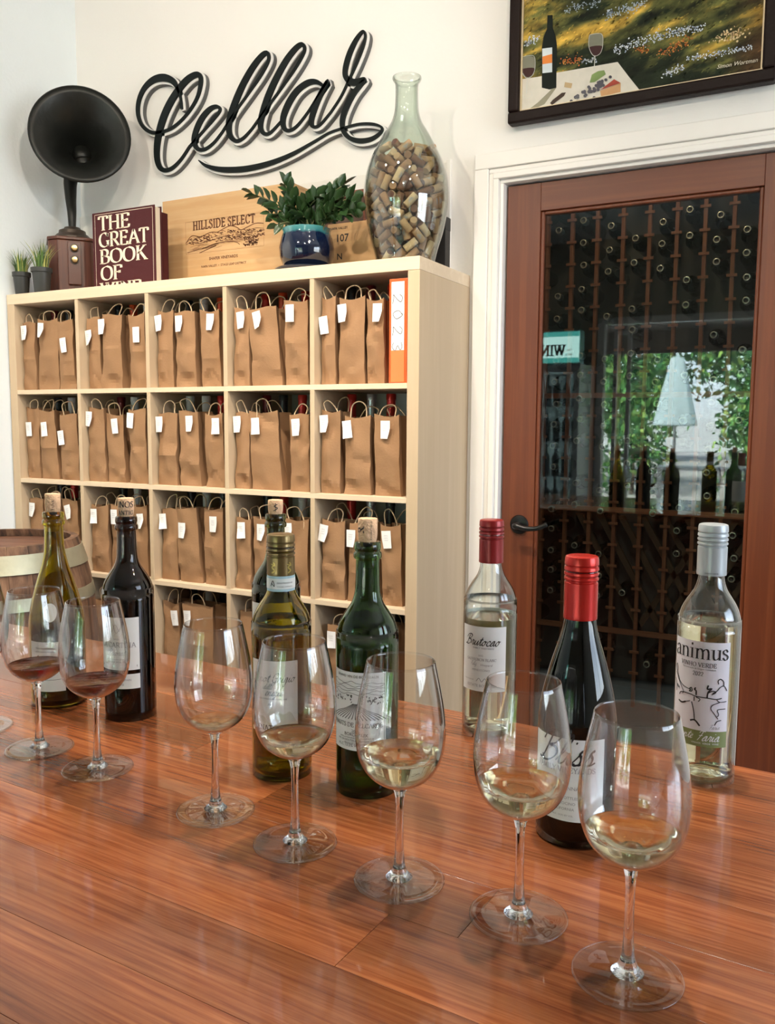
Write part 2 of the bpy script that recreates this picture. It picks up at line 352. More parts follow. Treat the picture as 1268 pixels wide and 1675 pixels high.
# ------------------------------------------------------------------ palette
wall_white = mat('painted plaster', (.84, .82, .79), .75, bump=.05, bscale=90, var=.02, vscale=3)
wall_daylit = mat('painted plaster daylight tint', (.78, .84, .87), .75, bump=.12, bscale=70, var=.02)  # white plaster with the cool window daylight put into its colour
trim_white = mat('satin white paint', (.84, .81, .77), .35)
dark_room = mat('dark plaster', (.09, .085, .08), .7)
door_wood = wood('reddish fir', (.125, .028, .008), (.185, .048, .014), 'Z', .42, (1.2, 45), 0., bump=.04)
door_wood_x = wood('reddish fir rail', (.125, .028, .008), (.185, .048, .014), 'X', .42, (1.2, 45), 0., bump=.04)
door_glass = clear_glass('door glass', (.80, .86, .85), (.5, .5, .5), refl=1.5)
bar_wood = wood('lacquered red oak', (.165, .048, .016), (.25, .088, .031), 'X', .24, (7, 210), .5, rnd=.2, bump=.02, dark=(.105, .024, .009), blotch=.34)
bar_wood.node_tree.nodes['Principled BSDF'].inputs['Specular IOR Level'].default_value = .22
bar_under = wood('stained bar panel', (.10, .03, .015), (.17, .06, .03), 'Z', .5, (2, 50))
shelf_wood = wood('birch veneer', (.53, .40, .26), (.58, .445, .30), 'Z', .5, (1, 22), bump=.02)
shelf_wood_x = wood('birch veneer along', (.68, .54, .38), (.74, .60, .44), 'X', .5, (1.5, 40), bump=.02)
paper = mat('kraft paper', (.30, .165, .080), .85, var=.12, vscale=14, bump=.1, bscale=160)
paper_in = mat('kraft handle cord', (.58, .42, .26), .8)
tag_white = mat('white sticker', (.82, .82, .82), .6)
ink = mat('black ink', (.012, .012, .014), .5)
ink_grey = mat('pencil grey', (.3, .3, .33), .7)
metal_black = mat('oil rubbed bronze', (.006, .006, .006), .3, .3)
concrete = mat('polished concrete', (.20, .23, .25), .22, var=.35, vscale=3)
# ------------------------------------------------------------------ room shell
XL, XR_, YB, YFW = -2.975, 2.85, 2.75, -3.6
def struct(o): return tag(o, kind='structure')
struct(MB().box(XL-.1, XR_+.1, YFW-.1, 4.8, -.1, 0).build('floor', concrete))
struct(MB().box(XL-.1, XR_+.1, YFW-.1, YB+.12, CEIL, CEIL+.1).build('ceiling', mat('ceiling paint', (.72, .72, .71), .9)))
DX0, DX1, DZ = -1.045, -.105, 2.125
wb = MB(); wb.box(XL-.1, DX0, YB, YB+.12, 0, CEIL); wb.box(DX1, XR_+.1, YB, YB+.12, 0, CEIL); wb.box(DX0, DX1, YB, YB+.12, DZ, CEIL)
struct(wb.build('wall_back', wall_white))
struct(MB().box(XL-.1, XL, YFW-.1, YB, 0, CEIL).build('wall_left', wall_daylit))
WX0, WX1, WZ1 = -2.36, -.02, 2.44
wf = MB(); wf.box(XL, WX0, YFW-.1, YFW, 0, CEIL); wf.box(WX1, XR_, YFW-.1, YFW, 0, CEIL); wf.box(WX0, WX1, YFW-.1, YFW, WZ1, CEIL)
struct(wf.build('wall_front', mat('olive wall paint', (.35, .33, .27), .8)))
SY0, SY1, SZ0, SZ1 = .1, 2.2, 1.1, 2.6
wr = MB(); wr.box(XR_, XR_+.1, YFW-.1, SY0, 0, CEIL); wr.box(XR_, XR_+.1, SY1, YB, 0, CEIL); wr.box(XR_, XR_+.1, SY0, SY1, 0, SZ0); wr.box(XR_, XR_+.1, SY0, SY1, SZ1, CEIL)
struct(wr.build('wall_right', wall_white))
# wainscot sheet behind the bookcase, ends left of the door casing
struct(MB().box(XL, -1.222, 2.741, YB, 0, 2.206).build('trim_1', mat('white panel board', (.80, .78, .74), .5), bevel=.002))
struct(MB().box(-1.236, -1.22, 2.735, YB, 0, 2.212).build('trim_2', trim_white, bevel=.002))
struct(MB().box(-.02, XR_, 2.735, YB, 0, .12).build('baseboard_back', trim_white, bevel=.003))
struct(MB().box(XL, XL+.014, YFW, 2.3, 0, .12).build('baseboard_left', trim_white, bevel=.003))
# door casing: three stepped mouldings running round the opening
def casing(name, steps):
    m = MB()
    for (o0, o1, y0, y1) in steps:   # distances outward from the opening
        for s in (0, 1):
            xa, xb = (DX0-o1, DX0-o0) if s == 0 else (DX1+o0, DX1+o1)
            m.box(xa, xb, y0, y1, 0, DZ+o0)
        m.box(DX0-o1, DX1+o1, y0, y1, DZ+o0, DZ+o1)
    return m
struct(casing('c', [(.035, .085, YB-.024, YB), (.02, .035, YB-.016, YB), (0, .02, YB-.022, YB)]).build('trim_3', trim_white, bevel=.003))
jm = MB(); jm.box(DX0, DX0+.012, YB-.005, YB+.12, 0, DZ-.012); jm.box(DX1-.012, DX1, YB-.005, YB+.12, 0, DZ-.012); jm.box(DX0, DX1, YB-.005, YB+.12, DZ-.012, DZ)
struct(jm.build('trim_4', trim_white, bevel=.002))
# ------------------------------------------------------------------ glazed door
dr = thing('door_1', None, None, (0, 0, 0)); tag(dr, kind='structure')
DY = 2.772; dx0, dx1, dz1 = DX0+.018, DX1-.016, DZ-.018; gx0, gx1, gz0, gz1 = -.902, -.255, .28, 2.005
MB().box(dx0, gx0-.012, DY, DY+.04, .01, dz1).build('stile', door_wood, dr, bevel=.002)
MB().box(gx1+.012, dx1, DY, DY+.04, .01, dz1).build('stile', door_wood, dr, bevel=.002)
MB().box(gx0-.012, gx1+.012, DY, DY+.04, gz1+.012, dz1).build('rail', door_wood_x, dr, bevel=.002)
MB().box(gx0-.012, gx1+.012, DY, DY+.04, .01, gz0-.012).build('rail', door_wood_x, dr, bevel=.002)
bead = MB()
for (a, b, c, d) in ((gx0-.012, gx0, gz0-.012, gz1+.012), (gx1, gx1+.012, gz0-.012, gz1+.012)):
    bead.box(a, b, DY+.006, DY+.034, c, d)
bead.box(gx0, gx1, DY+.006, DY+.034, gz1, gz1+.012); bead.box(gx0, gx1, DY+.006, DY+.034, gz0-.012, gz0)
bead.build('glazing_bead', door_wood, dr, bevel=.004)
MB().box(gx0, gx1, DY+.016, DY+.022, gz0, gz1).build('glass_pane', door_glass, dr)
hx, hz = -.962, .985
hn = MB().lathe([(0, 0), (.031, 0), (.033, .004), (.03, .009), (.02, .012), (.0, .012)], 28, Matrix.Translation((hx, DY, hz)) @ Matrix.Rotation(math.pi/2, 4, 'X')).build('handle', metal_black, dr, smooth=True, auto=.6)
MB().tube(catmull([(hx, DY-.005, hz), (hx, DY-.045, hz), (hx+.01, DY-.055, hz), (hx+.04, DY-.056, hz-.006), (hx+.075, DY-.055, hz-.004), (hx+.1, DY-.052, hz+.006), (hx+.112, DY-.05, hz+.012)], 4), [.011]*9+[.009]*5+[.008]*8+[.0085]*3, 12).build('lever', metal_black, hn, smooth=True)
# ------------------------------------------------------------------ wine cellar behind the glass
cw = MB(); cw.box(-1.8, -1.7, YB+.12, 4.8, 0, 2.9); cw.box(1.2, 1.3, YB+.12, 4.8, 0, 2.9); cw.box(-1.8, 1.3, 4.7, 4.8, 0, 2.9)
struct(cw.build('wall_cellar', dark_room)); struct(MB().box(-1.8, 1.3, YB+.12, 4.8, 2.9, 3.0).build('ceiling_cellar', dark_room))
rack_wood = wood('redwood lath', (.28, .10, .05), (.40, .17, .08), 'Z', .6, (3, 60))
RY = 4.02
rack = thing('wine_rack', 'tall reddish lath wine rack full of bottles behind the door glass', 'wine rack', (0, RY, 0))
sx = [on_y(p, 600, RY).x for p in (1013, 1057, 1101, 1146, 1191)]
pitch = (sx[4]-sx[0])/4
lx = [sx[0]+pitch*k for k in range(-5, 8)]
for i, x in enumerate(lx):
    MB().box(x-.008, x+.008, -.012, .012, 0, 2.6).build('upright', rack_wood, rack)
    nm = MB()
    for k in range(24):
        nm.box(x-.022, x+.022, -.02, -.012, .16+k*.1, .172+k*.1)
    tag(nm.build('bottle_cleat', rack_wood, rack), kind='stuff')
for z in (.36, .93, 1.46):
    MB().box(lx[0]-.05, lx[-1]+.05, -.03, -.014, z-.012, z+.012).build('rail', wood('redwood rail', (.28, .10, .05), (.40, .17, .08), 'X', .6, (3, 60)), rack)
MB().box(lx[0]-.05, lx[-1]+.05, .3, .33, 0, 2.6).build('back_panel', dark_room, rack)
slm = mat('rough pine slat', (.10, .06, .035), .8)
for k in range(6):   # lattice of the lower diagonal bins
    for s in (-1, 1):
        x = sx[1]+.1*k
        MB().hexa([(x-.01, .02, .38), (x+.02, .02, .38), (x-.01, .04, .38), (x+.02, .04, .38), (x-.01+s*.3, .02, .9), (x+.02+s*.3, .02, .9), (x-.01+s*.3, .04, .9), (x+.02+s*.3, .04, .9)]).build('bin_slat', slm, rack)
dark_glass = mat('dark bottle glass', (.008, .011, .006), .08, spec=.6)
ring_metal = mat('pale capsule rim', (.75, .72, .6), .25, .7)
cap_dark = mat('dark capsule', (.02, .018, .016), .3)
bt = thing('racked_bottle', 'dark wine bottle lying neck outward in the rack behind glass', 'wine bottle', (0, 0, 0), 0, 'bottles in the cellar rack')
RX = Matrix.Rotation(math.pi/2, 4, 'X')
MB().lathe([(0, -.29), (.036, -.29), (.037, -.11), (.03, -.085), (.0145, -.06), (.0145, 0)], 12, RX).build('bottle_body', dark_glass, bt, smooth=True)
g = MB(); g.lathe([(.0155, -.05), (.0158, -.004)], 14, RX); g.cur = 1; g.lathe([(.0158, -.004), (.0158, 0), (.014, .002), (.0105, .001)], 14, RX); g.cur = 0; g.lathe([(.0105, .001), (.0100, -.004), (0, -.004)], 14, RX); g.build('capsule', [cap_dark, ring_metal], bt, smooth=True)
kids(bt)
rnd = random.Random(5); first = True
for i in range(len(lx)-1):
    for k in range(23):
        z = .22+k*.1+(.03 if i % 2 else 0)
        if z < .95 and i > 4 and rnd.random() < .55: continue
        if rnd.random() < (.28 if z > .95 else .35): continue
        o = bt if first else copy_tree(bt); first = False
        o.location = ((lx[i]+lx[i+1])/2+rnd.uniform(-.006, .006), RY-.03+rnd.uniform(-.012, .008), z+rnd.uniform(-.006, .006))
lamp('cellar_fill', 'POINT', (-.75, 3.35, 2.75), 7, (1, .72, .45), shadow_soft_size=.08)  # added fill light without a fixture, so the rack laths show
lamp('cellar_fill_cool', 'POINT', (.3, 3.3, 2.6), 2, (.8, .9, 1), shadow_soft_size=.08)  # second added fill, cooler and weaker
# ------------------------------------------------------------------ bar counter
BZ = .886; BA = math.atan2(-.051, 1.081)
bar = thing('bar_counter', 'long bar counter of glossy reddish oak strips holding bottles and glasses', 'counter', (-.6, 1.184, 0), BA)
bw = .0875; rb = random.Random(21)
for row in range(10):
    y1 = -row*bw; x = -2.36-rb.random()*.5
    while x < 2.5:
        L = rb.uniform(.7, 1.5); xa, xb = max(x, -2.36), min(x+L, 2.5)
        if xb-xa > .06:
            MB().box(-(xb-xa)/2+.0002, (xb-xa)/2-.0002, -bw+.00015, -.00015, -.04, 0).build('plank', bar_wood, bar, ((xa+xb)/2, y1, BZ), bevel=.00025)
        x += L
nb = 14
for k in range(nb):
    xa = -2.3+k*4.7/nb; MB().box(xa+.002, xa+4.7/nb-.002, -.09, -.07, 0, BZ-.04).build('front_board', bar_under, bar, bevel=.003)
MB().box(-2.3, 2.4, -.80, -.09, .08, .11).build('base_shelf', bar_under, bar)
MB().box(-2.3, -2.27, -.80, -.09, .11, BZ-.04).build('end_panel', bar_under, bar)
MB().box(2.37, 2.4, -.80, -.09, .11, BZ-.04).build('end_panel', bar_under, bar)
MB().box(-2.3, 2.4, -.83, -.80, 0, BZ-.04).build('back_panel', bar_under, bar)
# ------------------------------------------------------------------ bookcase
SXL, SXR, SYF, SYB, STOP = -2.9675, -1.1445, 2.3494, 2.7394, 1.823
CO, CC, CT = .04, .335, .017
shelf = thing('bookcase', 'pale birch cube bookcase with five columns of compartments against the wall', 'bookcase', (SXL, SYF, 0))
sw, sd = SXR-SXL, SYB-SYF
MB().box(0, sw, 0, sd, STOP-CO, STOP).build('top_panel', shelf_wood_x, shelf, bevel=.0015)
MB().box(0, sw, 0, sd, 0, CO).build('bottom_panel', shelf_wood_x, shelf, bevel=.0015)
for xa in (0, sw-CO): MB().box(xa, xa+CO, .001, sd, CO, STOP-CO).build('side_panel', shelf_wood, shelf, bevel=.0015)
for k in range(1, 5):
    za = STOP-CO-k*CC-(k-1)*CT-CT; MB().box(CO, sw-CO, .002, sd, za, za+CT).build('shelf_board', shelf_wood_x, shelf, bevel=.001)
for k in range(1, 5):
    xa = CO+k*CC+(k-1)*CT
    for r in range(5):
        zt = STOP-CO-r*(CC+CT); MB().box(xa, xa+CT, .002, sd, zt-CC, zt).build('divider', shelf_wood, shelf, bevel=.001)
# ------------------------------------------------------------------ paper bags and the bottles in them
caps = {'red': mat('red foil', (.50, .02, .012), .3, .35), 'darkred': mat('maroon foil', (.16, .01, .012), .3, .3), 'black': mat('black foil', (.012, .012, .014), .3), 'white': mat('white foil', (.72, .72, .72), .4), 'orange': mat('orange red foil', (.62, .07, .015), .3, .3), 'grey': mat('silver foil', (.5, .52, .54), .3, .6)}
PR = {}
def stored_bottle(x, y, z, colr, label):
    if colr not in PR:
        t = thing('stored_bottle', None, 'wine bottle', (0, 0, 0), 0, 'bottles kept in the bookcase bags')
        MB().lathe([(0, 0), (.034, 0), (.037, .004), (.037, .19), (.033, .21), (.02, .228), (.0145, .245), (.0145, .30)], 16).build('bottle_body', dark_glass, t, smooth=True)
        MB().lathe([(.0152, .245), (.0152, .306), (.0165, .307), (.0165, .324), (.015, .326), (0, .326)], 18).build('capsule', caps[colr], t, smooth=True, auto=.7)
        kids(t); PR[colr] = t; o = t
    else: o = copy_tree(PR[colr])
    o.location = (x, y, z); o['label'] = label; return o
def bag(x0, x1, yf, z, h, d, lean, tagp, label, rn):
    w = x1-x0; t = thing('paper_bag', label, 'paper bag', ((x0+x1)/2, yf, z), 0, 'brown paper bags in the bookcase')
    s1, s2, s3 = rn.uniform(0, 9), rn.uniform(0, 9), rn.uniform(-1, 1); nu, nv = 11, 24
    gus = rn.uniform(.12, .2)*w; pinch = rn.uniform(.02, .06); triA, triB, triC, fv = rn.uniform(-.003, .006), rn.uniform(-.004, .012), rn.uniform(.7, 1.3), rn.uniform(.38, .55); fa = rn.uniform(0, .0035); cre = [(rn.uniform(0, 1), rn.uniform(.05, .9), rn.uniform(-1.2, 1.2), rn.choice((-1, 1))*rn.uniform(.0015, .0035)) for _ in range(5)]
    def ring(v):
        zz = v*h; cx = lean*v*h; ww = w*(1-.03*v-pinch*math.sin(3.14*v)); pts = []
        fold = math.exp(-((v-fv)/.025)**2)*fa
        for i in range(nu):
            u = i/(nu-1); dd = -.009*math.sin(math.pi*u)*math.sin(math.pi*min(1, v*1.15))+.006*noise.noise((u*2.2+s1, v*3.1, s2))*min(1, v*5)
            for cu, cv, ct, ca_ in cre:
                ds = (u-cu)*math.sin(ct)*w*10+(v-cv)*math.cos(ct)*h*10; dd += ca_*math.exp(-(ds/.16)**2)
            if v < .24: tri = max(0, 1-abs(abs(u-.5)*2-(1-v/.24))*3.5); dd += triA*tri*(.5+.5*math.sin(3*u+s2))
            if v < .2: dd += triB*(1-abs(2*u-triC))*math.sin(math.pi*v/.2)-.004*math.cos(6*u+s1)*math.sin(math.pi*v/.2)
            pts.append((cx-ww/2+ww*u, dd-fold*(1 if i not in (0, nu-1) else 0), zz+(.004*math.sin(u*5+s1)+(.003 if i in (0, nu-1) else 0) if v == 1 else 0)))
        dv = d*(1-.12*v)
        pts.append((cx+ww/2-gus*min(1, v*1.6), dv/2, zz)); pts.append((cx+ww/2, dv, zz)); pts.append((cx, dv+.004, zz)); pts.append((cx-ww/2, dv, zz)); pts.append((cx-ww/2+gus*min(1, v*1.6), dv/2, zz))
        return pts
    m = MB(); n = nu+5
    for j in range(nv+1): m.v += ring(j/nv)
    for j in range(nv):
        for i in range(n): m.face((j*n+i, j*n+(i+1) % n, (j+1)*n+(i+1) % n, (j+1)*n+i))
    m.face(list(range(n-1, -1, -1)))
    m.build('bag_body', paper, t, smooth=True, auto=.22)
    for yy in (.006, d*.85):
        a = rn.uniform(.6, 1.); hw = min(.03, w*.3); le = rn.uniform(-.02, .02); top = lean*h
        zt = h-.012; lim = .327-h; hh = min(lim, .055*a+.012)
        MB().tube(catmull([(top-hw, yy, zt-.02), (top-hw, yy, zt+.01), (top-hw*.8+le, yy+rn.uniform(-.006, .01), zt+hh*.8), (top+le, yy+rn.uniform(0, .02), zt+hh), (top+hw*.8+le, yy+.004, zt+hh*.75), (top+hw, yy, zt+.01), (top+hw, yy, zt-.02)], 4), .0021, 6).build('handle', paper_in, t, smooth=True)
    for (tx, tz, rot) in tagp:
        tw, th = .033, .056; curl = rn.uniform(.0, .014); cs = rn.choice((0, 1)); ca, sa = math.cos(rot), math.sin(rot)
        def fn(u, v, tx=tx, tz=tz):
            a, b = (u-.5)*tw, (v-.5)*th; e = max(0, (1-v)-.45)*max(0, (u if cs else 1-u)-.2)
            dy = -.0115-e*curl*2.5-.002*math.sin(3*u)
            return (tx+a*ca-b*sa+(-e*.012 if cs else e*.012), dy, tz+a*sa+b*ca)
        g = MB().grid(fn, 4, 5); g.cur = 1
        for q in range(3):
            vv = .72-q*.13; pts = [(.28+.44*k/8, vv+.04*math.sin(k*2.1+q+s1)) for k in range(9)]
            for a, b in zip(pts, pts[1:]):
                A, B = Vector(fn(*a)), Vector(fn(*b)); off = Vector((0, -.0006, .0005)); i0 = len(g.v)
                g.v += [tuple(A+Vector((0, -.0006, -.0005))), tuple(B+Vector((0, -.0006, -.0005))), tuple(B+off), tuple(A+off)]; g.face((i0, i0+1, i0+2, i0+3))
        g.build('tag', [tag_white, ink_grey], t)
    return t
ROWF = ['top', 'second', 'third', 'fourth']; COLF = ['first', 'second', 'third', 'fourth', 'fifth']
# bags: left px, right px, top px, then its tags (x px, y px, tilt); caps: px, colour, row depth
CELLS = {
(0, 0): ([(30, 59, 528, [(43, 545, .05)]), (60, 96, 523, [(70, 540, -.08)]), (88, 123, 525, [(107, 565, .1)])], [(68, 'darkred', 0), (96, 'black', 1), (110, 'white', 1)]),
(0, 1): ([(131, 166, 520, [(146, 553, .1)]), (162, 200, 515, [(168, 535, .02)]), (211, 240, 515, [(226, 548, 0)])], [(172, 'black', 1), (198, 'orange', 1), (221, 'white', 0)]),
(0, 2): ([(247, 285, 510, [(250, 530, .12)]), (286, 322, 510, [(296, 530, .02)]), (329, 362, 508, [(347, 527, -.05)])], [(282, 'black', 1), (324, 'orange', 1), (300, 'white', 0), (347, 'black', 0)]),
(0, 3): ([(375, 409, 505, [(397, 518, .1)]), (411, 463, 503, [(424, 522, .2)]), (466, 508, 492, [(477, 508, 0)])], [(411, 'red', 1), (448, 'orange', 0), (500, 'red', 1)]),
(0, 4): ([(517, 550, 488, [(527, 533, .12)]), (552, 598, 488, [(563, 513, .08)]), (600, 631, 490, [(620, 512, -.03)])], [(587, 'darkred', 0), (540, 'black', 1), (626, 'red', 1)]),
(1, 0): ([(38, 66, 668, [(51, 702, .03)]), (68, 97, 672, [(76, 702, .1)]), (99, 130, 678, [(102, 716, .12)])], [(69, 'black', 0), (104, 'black', 1), (92, 'white', 1), (124, 'white', 0)]),
(1, 1): ([(136, 173, 668, [(141, 680, -.05)]), (177, 208, 678, [(191, 697, .08)]), (211, 242, 670, [(216, 685, -.12)])], [(168, 'darkred', 1), (192, 'white', 0), (233, 'black', 1)]),
(1, 2): ([(250, 290, 676, [(264, 694, .03)]), (295, 330, 673, [(313, 693, .03)]), (335, 368, 678, [(356, 697, .03)])], [(294, 'white', 1), (324, 'red', 0), (313, 'white', 1), (352, 'white', 0)]),
(1, 3): ([(377, 409, 675, [(390, 693, .05)]), (411, 462, 674, [(421, 697, .05)]), (474, 508, 678, [(487, 699, .08)])], [(417, 'darkred', 1), (467, 'red', 1), (440, 'black', 0), (490, 'white', 1)]),
(1, 4): ([(519, 558, 673, [(533, 693, .05)]), (562, 608, 682, [(571, 700, .12)]), (613, 658, 680, [(633, 703, 0)])], [(557, 'red', 1), (594, 'red', 0), (575, 'grey', 1), (640, 'white', 1), (657, 'red', 1)]),
(2, 0): ([(40, 73, 815, [(56, 833, -.05)]), (75, 103, 818, [(86, 840, 0)]), (105, 131, 818, [(115, 837, .25)])], [(73, 'black', 1), (110, 'red', 1), (120, 'black', 0)]),
(2, 1): ([(140, 180, 827, [(157, 843, .02)]), (181, 213, 828, [(190, 845, .02)]), (216, 243, 828, [(233, 852, .1)])], [(180, 'black', 1), (235, 'red', 1), (206, 'white', 1)]),
(2, 2): ([(259, 292, 832, [(270, 852, .08)]), (293, 331, 832, [(301, 867, .0)]), (334, 368, 833, [(352, 857, .02)])], [(295, 'black', 1), (330, 'black', 1), (312, 'white', 0), (350, 'white', 1)]),
(2, 3): ([(383, 412, 848, [(398, 866, .03)]), (414, 460, 848, [(430, 870, 0)]), (463, 507, 850, [(474, 858, .05)])], [(420, 'black', 1), (455, 'red', 0), (478, 'white', 1), (495, 'red', 1)]),
(2, 4): ([(515, 565, 852, [(525, 867, -.15)]), (567, 606, 856, [(577, 880, 0)]), (624, 660, 860, [(635, 882, .08)])], [(556, 'red', 1), (582, 'grey', 1), (610, 'black', 0), (645, 'grey', 1)]),
(3, 1): ([(150, 195, 985, []), (200, 243, 985, [])], [(170, 'black', 1)]),
(3, 2): ([(262, 296, 985, [(290, 1010, .1)]), (299, 352, 990, [(310, 1010, .08)])], [(275, 'black', 1), (312, 'white', 1), (330, 'black', 0), (350, 'white', 1)]),
(3, 3): ([(385, 430, 1000, []), (440, 490, 1000, [])], [(410, 'black', 1)]),
(3, 4): ([(533, 575, 1025, [(545, 1045, 0)]), (600, 655, 1025, [])], [(590, 'grey', 1), (620, 'black', 1), (648, 'black', 0)]),
}
WHERE = {3: ['leftmost', 'middle', 'rightmost'], 2: ['left', 'right']}
rn = random.Random(3)
for (r, c), (bags, cps) in CELLS.items():
    cx0 = SXL+CO+c*(CC+CT)+.003; cx1 = cx0+CC-.006; zf = STOP-CO-r*(CC+CT)-CC
    if (r, c) == (0, 4): cx1 -= .072
    prev = cx0; ym = on_y  # noqa
    fy = 700
    for i, (a, b, top, tags) in enumerate(bags):
        yf = SYF+.03+rn.uniform(0, .012)
        pyb = {0: 640, 1: 800, 2: 970, 3: 1140}[r]; pym = (pyb+top)/2
        x0 = max(prev, on_y(a, pym, yf).x); x1 = min(cx1-(len(bags)-1-i)*.055, on_y(b, pym, yf).x)
        if x1-x0 < .05: x1 = min(cx1, x0+.06)
        h = min(.284, max(.24, on_y((a+b)/2, top, yf).z-zf)); lean = rn.uniform(-.075, .035)
        if i == len(bags)-1: lean = -abs(lean)*.5
        if i == 0: lean = abs(lean)*.3
        room = x0-prev
        tp = [(max(-(x1-x0)/2+.018, min((x1-x0)/2-.018, on_y(tx, ty, yf).x-(x0+x1)/2)), min(h-.04, on_y(tx, ty, yf).z-zf), tr) for tx, ty, tr in tags]
        d = rn.uniform(.082, .09)
        lab = f"brown paper bag, {WHERE[len(bags)][i]} of {['', '', 'two', 'three'][len(bags)]} in {ROWF[r]} row, {COLF[c]} compartment from left"
        bag(x0+.003, x1-.003, yf, zf, h, d, lean, tp, lab, rn)
        prev = x1+.002
    seen = {}; CN = dict(red='bright red', darkred='maroon', black='black', white='white', orange='orange-red', grey='silver')
    used = []; placed = []
    for (px, colr, back) in sorted(cps):
        y = SYF+.168; x = on_y(px, {0: 500, 1: 665, 2: 825, 3: 990}[r], y).x
        x = max(cx0+.04, min(cx1-.04+(.07 if (r, c) == (0, 4) else 0), x))
        if used and x-used[-1] < .076: x = used[-1]+.0765
        if x > cx1-.037+(.07 if (r, c) == (0, 4) else 0): continue
        used.append(x); placed.append((x, y, colr, back))
    for (x, y, colr, back) in placed:
        seen[colr] = seen.get(colr, 0)+1; n_same = sum(1 for q in placed if q[2] == colr)
        side = '' if n_same == 1 else ' '+{2: ['left', 'right'], 3: ['left', 'middle', 'right']}[n_same][seen[colr]-1]
        stored_bottle(x, y+(.0 if back else -.005), zf, colr, f"{CN[colr]}-capped bottle{side} behind bags, {ROWF[r]} row, {COLF[c]} compartment from left")
# binder at the right end of the top row
bo = mat('orange binder vinyl', (.72, .10, .015), .35); 
z0 = STOP-CO-CC; bx1 = SXR-CO-.006
binder = thing('ring_binder', 'orange ring binder with 2023 on its white spine card in the top row', 'binder', (bx1-.062, SYF+.012, z0))
MB().box(0, .062, 0, .004, 0, .315).build('spine', bo, binder, bevel=.001)
MB().box(0, .003, .004, .27, 0, .315).build('cover', bo, binder, bevel=.001); MB().box(.059, .062, .004, .27, 0, .315).build('cover', bo, binder, bevel=.001)
MB().box(.006, .056, .02, .25, .004, .305).build('paper_block', tag_white, binder)
MB().box(.007, .053, -.0012, 0, .004, .1).build('pocket', mat('clear orange pocket', (.80, .22, .07), .25), binder)
sc_ = MB().box(.008, .052, -.0014, 0, .1, .306).build('spine_card', tag_white, binder)
for i, ch in enumerate(['2', '0', '2', '3']):
    cv = {'2': [(.1, .72), (.3, 1), (.6, .85), (.4, .45), (.1, .1), (.3, .12), (.7, .02)], '0': [(.4, 1), (.1, .6), (.3, .05), (.65, .4), (.45, .98), (.3, .95)], '3': [(.1, .9), (.4, 1), (.6, .78), (.3, .55), (.65, .3), (.4, 0), (.1, .12)]}[ch]
    pts = [(.012+.04*(b)*.85, .272-i*.048-a*.045) for a, b in cv]
    g = MB(); g.poly(line(pts, .0017), flat((0, -.0014, 0), (1, 0, 0), (0, 0, 1), (0, -1, 0), .0004)); g.build('digit', MATS['black ink'], sc_)

